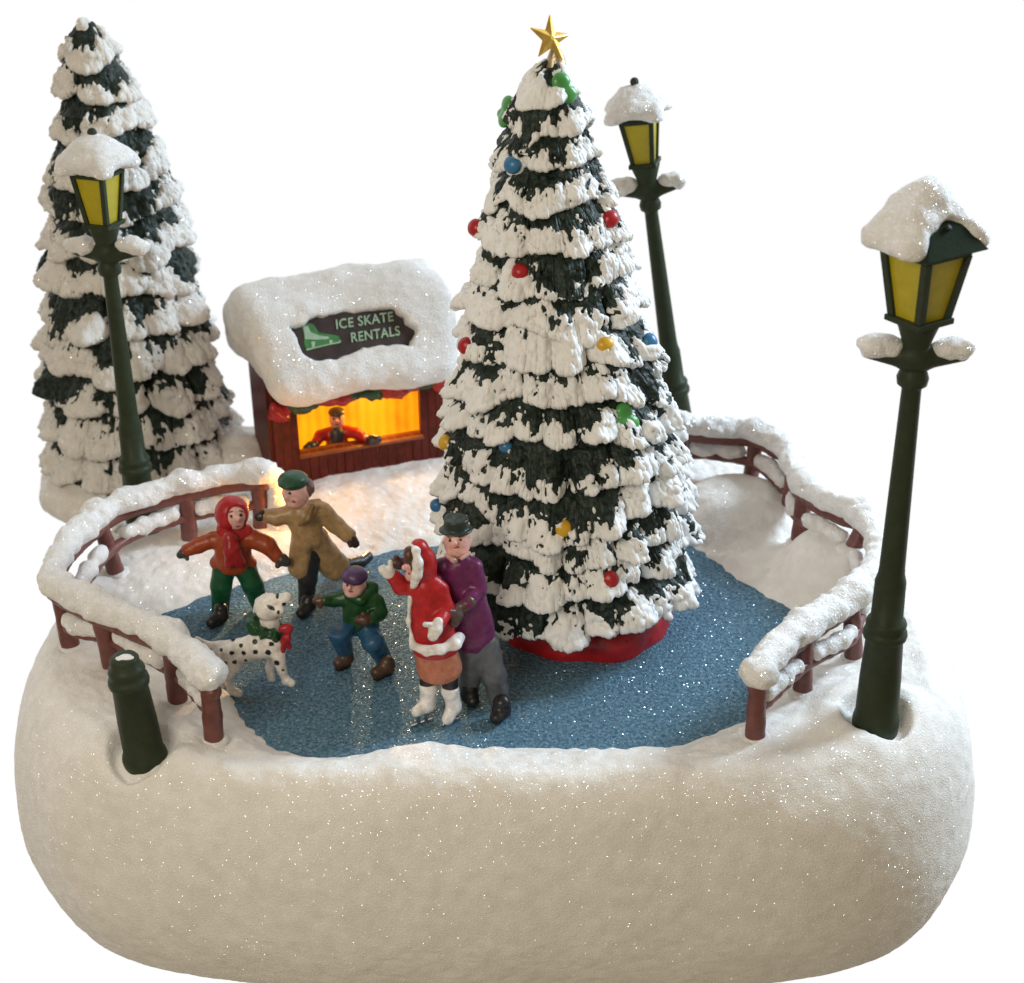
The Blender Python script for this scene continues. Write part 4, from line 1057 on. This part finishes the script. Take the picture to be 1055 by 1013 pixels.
def red_woman():
    f = Fig('woman in long red hooded coat with white trim, peach skirt and white skates', atz(452, 738, 0.), -9.6)
    J, r = f.J, f.r
    wht = (.74, .71, .68); red = (.42, .013, .016)
    head = J(431, 581, -.02)
    body_core(f, head, np.array([r(12), r(12), r(16)]), J(434, 601), J(450, 665),
              [[J(450, 612), J(458, 632), J(447, 648, -.42)], [J(424, 604), J(410, 605), J(402, 592, -.05)]],
              [[J(443, 678), J(441, 700), J(440, 725)], [J(462, 678), J(465, 705), J(468, 730)]],
              spots=[(419.5, 580, 1.4, 2.2, BLK), (421.5, 591, 1.8, 1.0, (.4, .05, .05))],
              extra=[('e', J(416.5, 585, -.08), (r(3), r(3), r(3.4))), ('e', J(422, 593, -.06), (r(5), r(6), r(6)))])
    f.part('hair', [('e', J(422, 572, -.16), (r(6.5), r(9), r(9.5))), ('c', [J(424, 574, -.2), J(425.5, 588, -.22)], [r(3), r(2)])], (.085, .032, .018), noise=(.012, 6))
    f.part('fur_trim', [('c', [J(423.5, 563, -.03), J(428.5, 568, -.2), J(430.5, 580, -.27), J(429.5, 592, -.26), J(426, 603, -.2)], [r(3.2), r(4.6), r(5), r(5), r(4.4)])], wht, noise=(.015, 6))
    f.part('hood', [('e', J(436, 580, .05), (r(14.5), r(15), r(20))), ('c', [J(432, 565, 0), J(440, 600, .05)], [r(10), r(13)])], red, cuts=[('carve', J(417, 583, -.1), np.array([r(11), r(19), r(19)]))], noise=(.012, 4))
    f.part('coat', [('c', [J(432, 604), J(442, 604), J(452, 608)], [r(9), r(12), r(10)], .85), ('c', [J(439, 606), J(444, 635)], [r(18), r(20)], .8), ('c', [J(444, 630), J(447, 664)], [r(20), r(24)], .8),
                    ('c', [J(451, 610), J(459, 628, -.06), J(452, 640, -.32)], [r(10), r(9.5), r(8)]), ('c', [J(428, 606), J(413, 604), J(405, 594, -.05)], [r(9), r(9.5), r(8)])], red, noise=(.022, 2.6), cuts=[('cut', J(447, 671), (-.06, .0, -1))])
    f.part('coat_trim', [('c', [J(426, 666, -.28), J(440, 671, -.43), J(455, 670, -.43), J(468, 663, -.3), J(473, 657, -.05)], [r(4.2), r(4.6), r(4.8), r(6.5), r(7)]), ('c', [J(424.5, 662, -.2), J(421, 640, -.12), J(422.5, 612, -.1)], [r(2.6), r(1.6), r(1.5)])], wht, noise=(.025, 5))
    f.part('skirt', [('c', [J(448, 668), J(452, 688)], [r(22), r(24)], .8)], (.42, .15, .085), noise=(.015, 3), cuts=[('cut', J(452, 696.5), (-.04, 0, -1)), ('cut', J(450, 664), (0, 0, 1))])
    mitten(f, 'mitten', J(451, 641, -.42), J(446, 655, -.52), J(438, 643.5, -.54), r(6.6), wht)
    mitten(f, 'mitten', J(405, 593, -.06), J(395, 587, -.1), J(402, 579, -.1), r(6), wht)
    f.part('tights', [('c', [J(443, 692), J(440, 708)], [r(9), r(8.5)]), ('c', [J(463, 692), J(464, 712)], [r(9), r(8.5)])], (.022, .016, .015))
    for (tx, ty), (hx, hy), (ox, oy) in (((441, 708), (440, 727), (429, 733)), ((464, 712), (468, 728), (461, 741))):
        T, Hh, O = J(tx, ty), J(hx, hy, -.02), J(ox, oy, -.2)
        f.part('skate_boot', [('c', [T, Hh, O], [r(8.8), r(8.2), r(6)]), ('c', [T, T + [0, 0, .04]], [r(9.6), r(9.6)])], wht, noise=(.015, 4), cuts=[('cut', T + [0, 0, .1], (0, 0, 1))])
        p, q = np.array([Hh[0] + .05, Hh[1], 0]), np.array([O[0] - .05, O[1], 0])
        f.blade(p, q, h=.16)
red_woman()

# --- dalmatian
def dog():
    f = Fig('white dalmatian with black spots wearing a green wreath, looking up at the red-hooded skater', atz(262, 706, 0.), -8.45, 'dog', 'dog')
    J, r = f.J, f.r
    wh = (.76, .72, .67)
    K = (.010, .009, .009)
    sp = [(237, 663, 2.3), (244.5, 669, 2.1), (257.5, 665.5, 2.7), (273, 667.5, 2.5), (236, 676, 2.2), (247, 676, 2.2), (258, 675, 2.6), (270, 675.5, 2.9), (230, 685, 2.0), (238.5, 684.5, 2.1), (278, 685, 2.8), (226, 673, 1.8), (249, 683, 1.6), (266, 683, 1.7), (284, 692, 1.5)]
    spots = [(x, y, q, q * .92, K) for x, y, q in sp] + [(272.5, 633.5, 4.3, 2.0, K, -32), (278.5, 622.5, 1.6, 2.6, K, 12), (284.5, 630.5, 2.3, 1.7, K, 20), (279.2, 638, 1.5, 2.0, K, -25)]
    f.part('body', [('c', [J(230, 676), J(250, 673), J(273, 666)], [r(12.5), r(12.5), r(16)], .85), ('c', [J(273, 662), J(271, 648)], [r(11.5), r(9.5)]), ('e', J(270, 633), (r(13), r(13), r(13))), ('c', [J(272, 631, -.05), J(287, 624, -.12)], [r(9), r(5)]), ('c', [J(274, 637, -.1), J(281, 636, -.2)], [r(6.5), r(4.5)]),
                    ('c', [J(279, 678, -.15), J(283, 692, -.18), J(287, 702, -.15)], [r(7), r(4.3), r(4)]), ('c', [J(287, 702, -.15), J(292, 704, -.25)], [r(4.2), r(4)]), ('c', [J(276, 678, .18), J(272, 690, .2), J(273, 700, .15)], [r(6), r(4), r(3.8)]),
                    ('c', [J(232, 676, -.14), J(239, 688, -.18), J(232, 698, -.12), J(236, 711, -.12)], [r(8.5), r(6), r(4), r(3.8)]), ('c', [J(236, 711, -.12), J(243, 714, -.22)], [r(4), r(3.8)]),
                    ('c', [J(229, 677, .15), J(230, 690, .16), J(224, 698, .2), J(227, 708, .15)], [r(8), r(5.5), r(4), r(3.8)]), ('c', [J(224, 669), J(213, 668, .05), J(203, 662, .1)], [r(4.5), r(3), r(2)]),
                    ('c', [J(262, 628, .12), J(259, 637, .16)], [r(4.5), r(3.5)])], wh, res=.017, spots=spots, noise=(.006, 5))
    c = J(268, 652, -.02); 
    prim = []
    ax = np.array([.35, -.1, .93]); ax /= np.linalg.norm(ax); e1 = np.cross(ax, [0, 1, 0]); e1 /= np.linalg.norm(e1); e2 = np.cross(ax, e1)
    for k in range(14):
        a = k / 14 * 2 * math.pi; prim.append(('e', c + (e1 * math.cos(a) * 11.5 + e2 * math.sin(a) * 10.5) / f.s, (r(7), r(7), r(7.4))))
    f.part('wreath', prim, (.010, .06, .018), noise=(.075, 6.5))
    f.t.scale = (1.10, 1.12, 1.10); f.t.location.x += .10
    f.part('bow', [('e', J(286, 653, -.26), (r(6.5), r(4.5), r(5.5))), ('e', J(287, 662, -.28), (r(6), r(4.5), r(5))), ('c', [J(285, 662, -.26), J(284, 673, -.24)], [r(3.6), r(3)]), ('c', [J(288, 662, -.26), J(290, 671, -.24)], [r(3.4), r(2.6)])], (.36, .012, .02), noise=(.03, 6))
dog()

# --- shopkeeper at the counter
def keeper():
    f = Fig('shopkeeper in red sleeves and dark apron leaning both hands on the lit booth counter', (-3.95, .72, .9), .72)
    J, r = f.J, f.r
    head = J(347, 432)
    pr = [('e', head, (r(8), r(7.5), r(10))), ('e', J(346.5, 434, -.19), (r(1.9), r(2), r(2))), ('c', [J(347, 440), J(347, 446)], [r(4), r(4)]), ('c', [J(347, 448), J(347, 466)], [r(9), r(9)]),
          ('c', [J(345, 446), J(333, 449, -.1), J(322, 462, -.45)], [r(4), r(3), r(3)]), ('c', [J(349, 445), J(365, 446, -.1), J(384, 454, -.45)], [r(4), r(3), r(3)]),
          ('c', [J(344, 466), J(344, 480)], [r(5), r(4)]), ('c', [J(350, 466), J(350, 480)], [r(5), r(4)])]
    f.part('body', pr, (.55, .27, .22), res=.022, spots=[(343.5, 431.5, 1.1, 1.3, BLK), (350, 431, 1.1, 1.3, BLK), (347, 437.5, 2.2, .9, (.25, .03, .03))], noise=(.004, 5))
    f.part('shirt', [('c', [J(337, 447), J(347, 446), J(357, 445)], [r(6.5), r(8), r(6.5)], .8), ('c', [J(347, 450), J(347, 464)], [r(12), r(11)], .7),
                     ('c', [J(338, 447), J(330, 449, -.1), J(325, 457, -.3)], [r(6.5), r(6), r(5)]), ('c', [J(357, 445), J(368, 447, -.1), J(378, 452, -.3)], [r(6.5), r(6), r(5)])], (.36, .012, .012), res=.022)
    f.part('apron', [('c', [J(347, 447, -.12), J(347, 464, -.12)], [r(7.5), r(8.5)], .8)], (.03, .035, .045), res=.022)
    f.part('cap', [('e', J(347, 424.5), (r(8.8), r(8.5), r(5.2)))], (.07, .05, .03), res=.022, cuts=[('cut', J(347, 428), (0, 0, -1))])
    mitten(f, 'glove', J(324, 458, -.38), J(316, 462, -.5), J(321, 464, -.52), r(5), (.03, .03, .035))
    mitten(f, 'glove', J(380, 453, -.38), J(389, 453, -.5), J(382, 457, -.52), r(5), (.03, .03, .035))
keeper()

# ---------------------------------------------------------------- light
w = bpy.data.worlds.new('World'); sc.world = w; w.use_nodes = True
N, L = w.node_tree.nodes, w.node_tree.links
bg = N['Background']
tc = node(N, 'ShaderNodeTexCoord'); sx = node(N, 'ShaderNodeSeparateXYZ'); L.new(tc.outputs['Generated'], sx.inputs[0])
# plain white surround behind and below the piece, a dim warm room on the viewer's side
mr = node(N, 'ShaderNodeMapRange', interpolation_type='SMOOTHSTEP'); mr.inputs['From Min'].default_value = -.08; mr.inputs['From Max'].default_value = .50
L.new(sx.outputs['Y'], mr.inputs['Value'])
mx = node(N, 'ShaderNodeMix', data_type='RGBA'); L.new(mr.outputs[0], mx.inputs['Factor'])
mx.inputs['A'].default_value = (.27, .225, .155, 1); mx.inputs['B'].default_value = (1.0, 1.0, 1.0, 1)
L.new(mx.outputs['Result'], bg.inputs['Color']); bg.inputs['Strength'].default_value = 1.0

def area(name, loc, target, size, power, colr):
    d = bpy.data.lights.new(name, 'AREA'); d.shape = 'RECTANGLE'; d.size, d.size_y = size; d.energy = power; d.color = colr
    o = bpy.data.objects.new(name, d); col.objects.link(o); o.location = loc
    o.rotation_euler = (Vector(target) - Vector(loc)).to_track_quat('-Z', 'Y').to_euler(); return o
area('window_light', (30, 3, 22), (0, -5, 1), (9, 12), 15500, (.68, .84, 1.0))
area('room_light', (-14, -34, 20), (0, -7, 0), (16, 10), 4700, (1.0, .90, .76))

def point(name, loc, power, colr, rad):
    d = bpy.data.lights.new(name, 'POINT'); d.energy = power; d.color = colr; d.shadow_soft_size = rad
    o = bpy.data.objects.new(name, d); col.objects.link(o); o.location = loc; return o
inw = lambda p: tuple(SR @ np.array(p) + np.array(SHOP))
point('booth_bulb', inw((.45, .55, 1.75)), 90, (1, .50, .08), .12)
point('fence_end_glow_light', (-4.72, -2.55, 1.3), 62, (1, .40, .02), .1)  # added bare light beside the fence end, for the orange glow on its snow

# two added spots before the booth window, aimed to lay warm patches on the ice
for tgt in ((-5.35, -6.3, 0), (-2.1, -7.3, 0)):
    d = bpy.data.lights.new('ice_patch_spot', 'SPOT'); d.energy = 2100; d.color = (1, .66, .34); d.spot_size = math.radians(23); d.spot_blend = .9; d.shadow_soft_size = .10
    o = bpy.data.objects.new('ice_patch_spot', d); col.objects.link(o); o.location = inw((.0, -.1, 1.95)); o.rotation_euler = (Vector(tgt) - o.location).to_track_quat('-Z', 'Y').to_euler()

sc.view_settings.view_transform = 'Standard'; sc.view_settings.look = 'None'; sc.view_settings.gamma = 1; sc.view_settings.exposure = 0
sc.render.engine = 'CYCLES'; sc.cycles.use_denoising = True
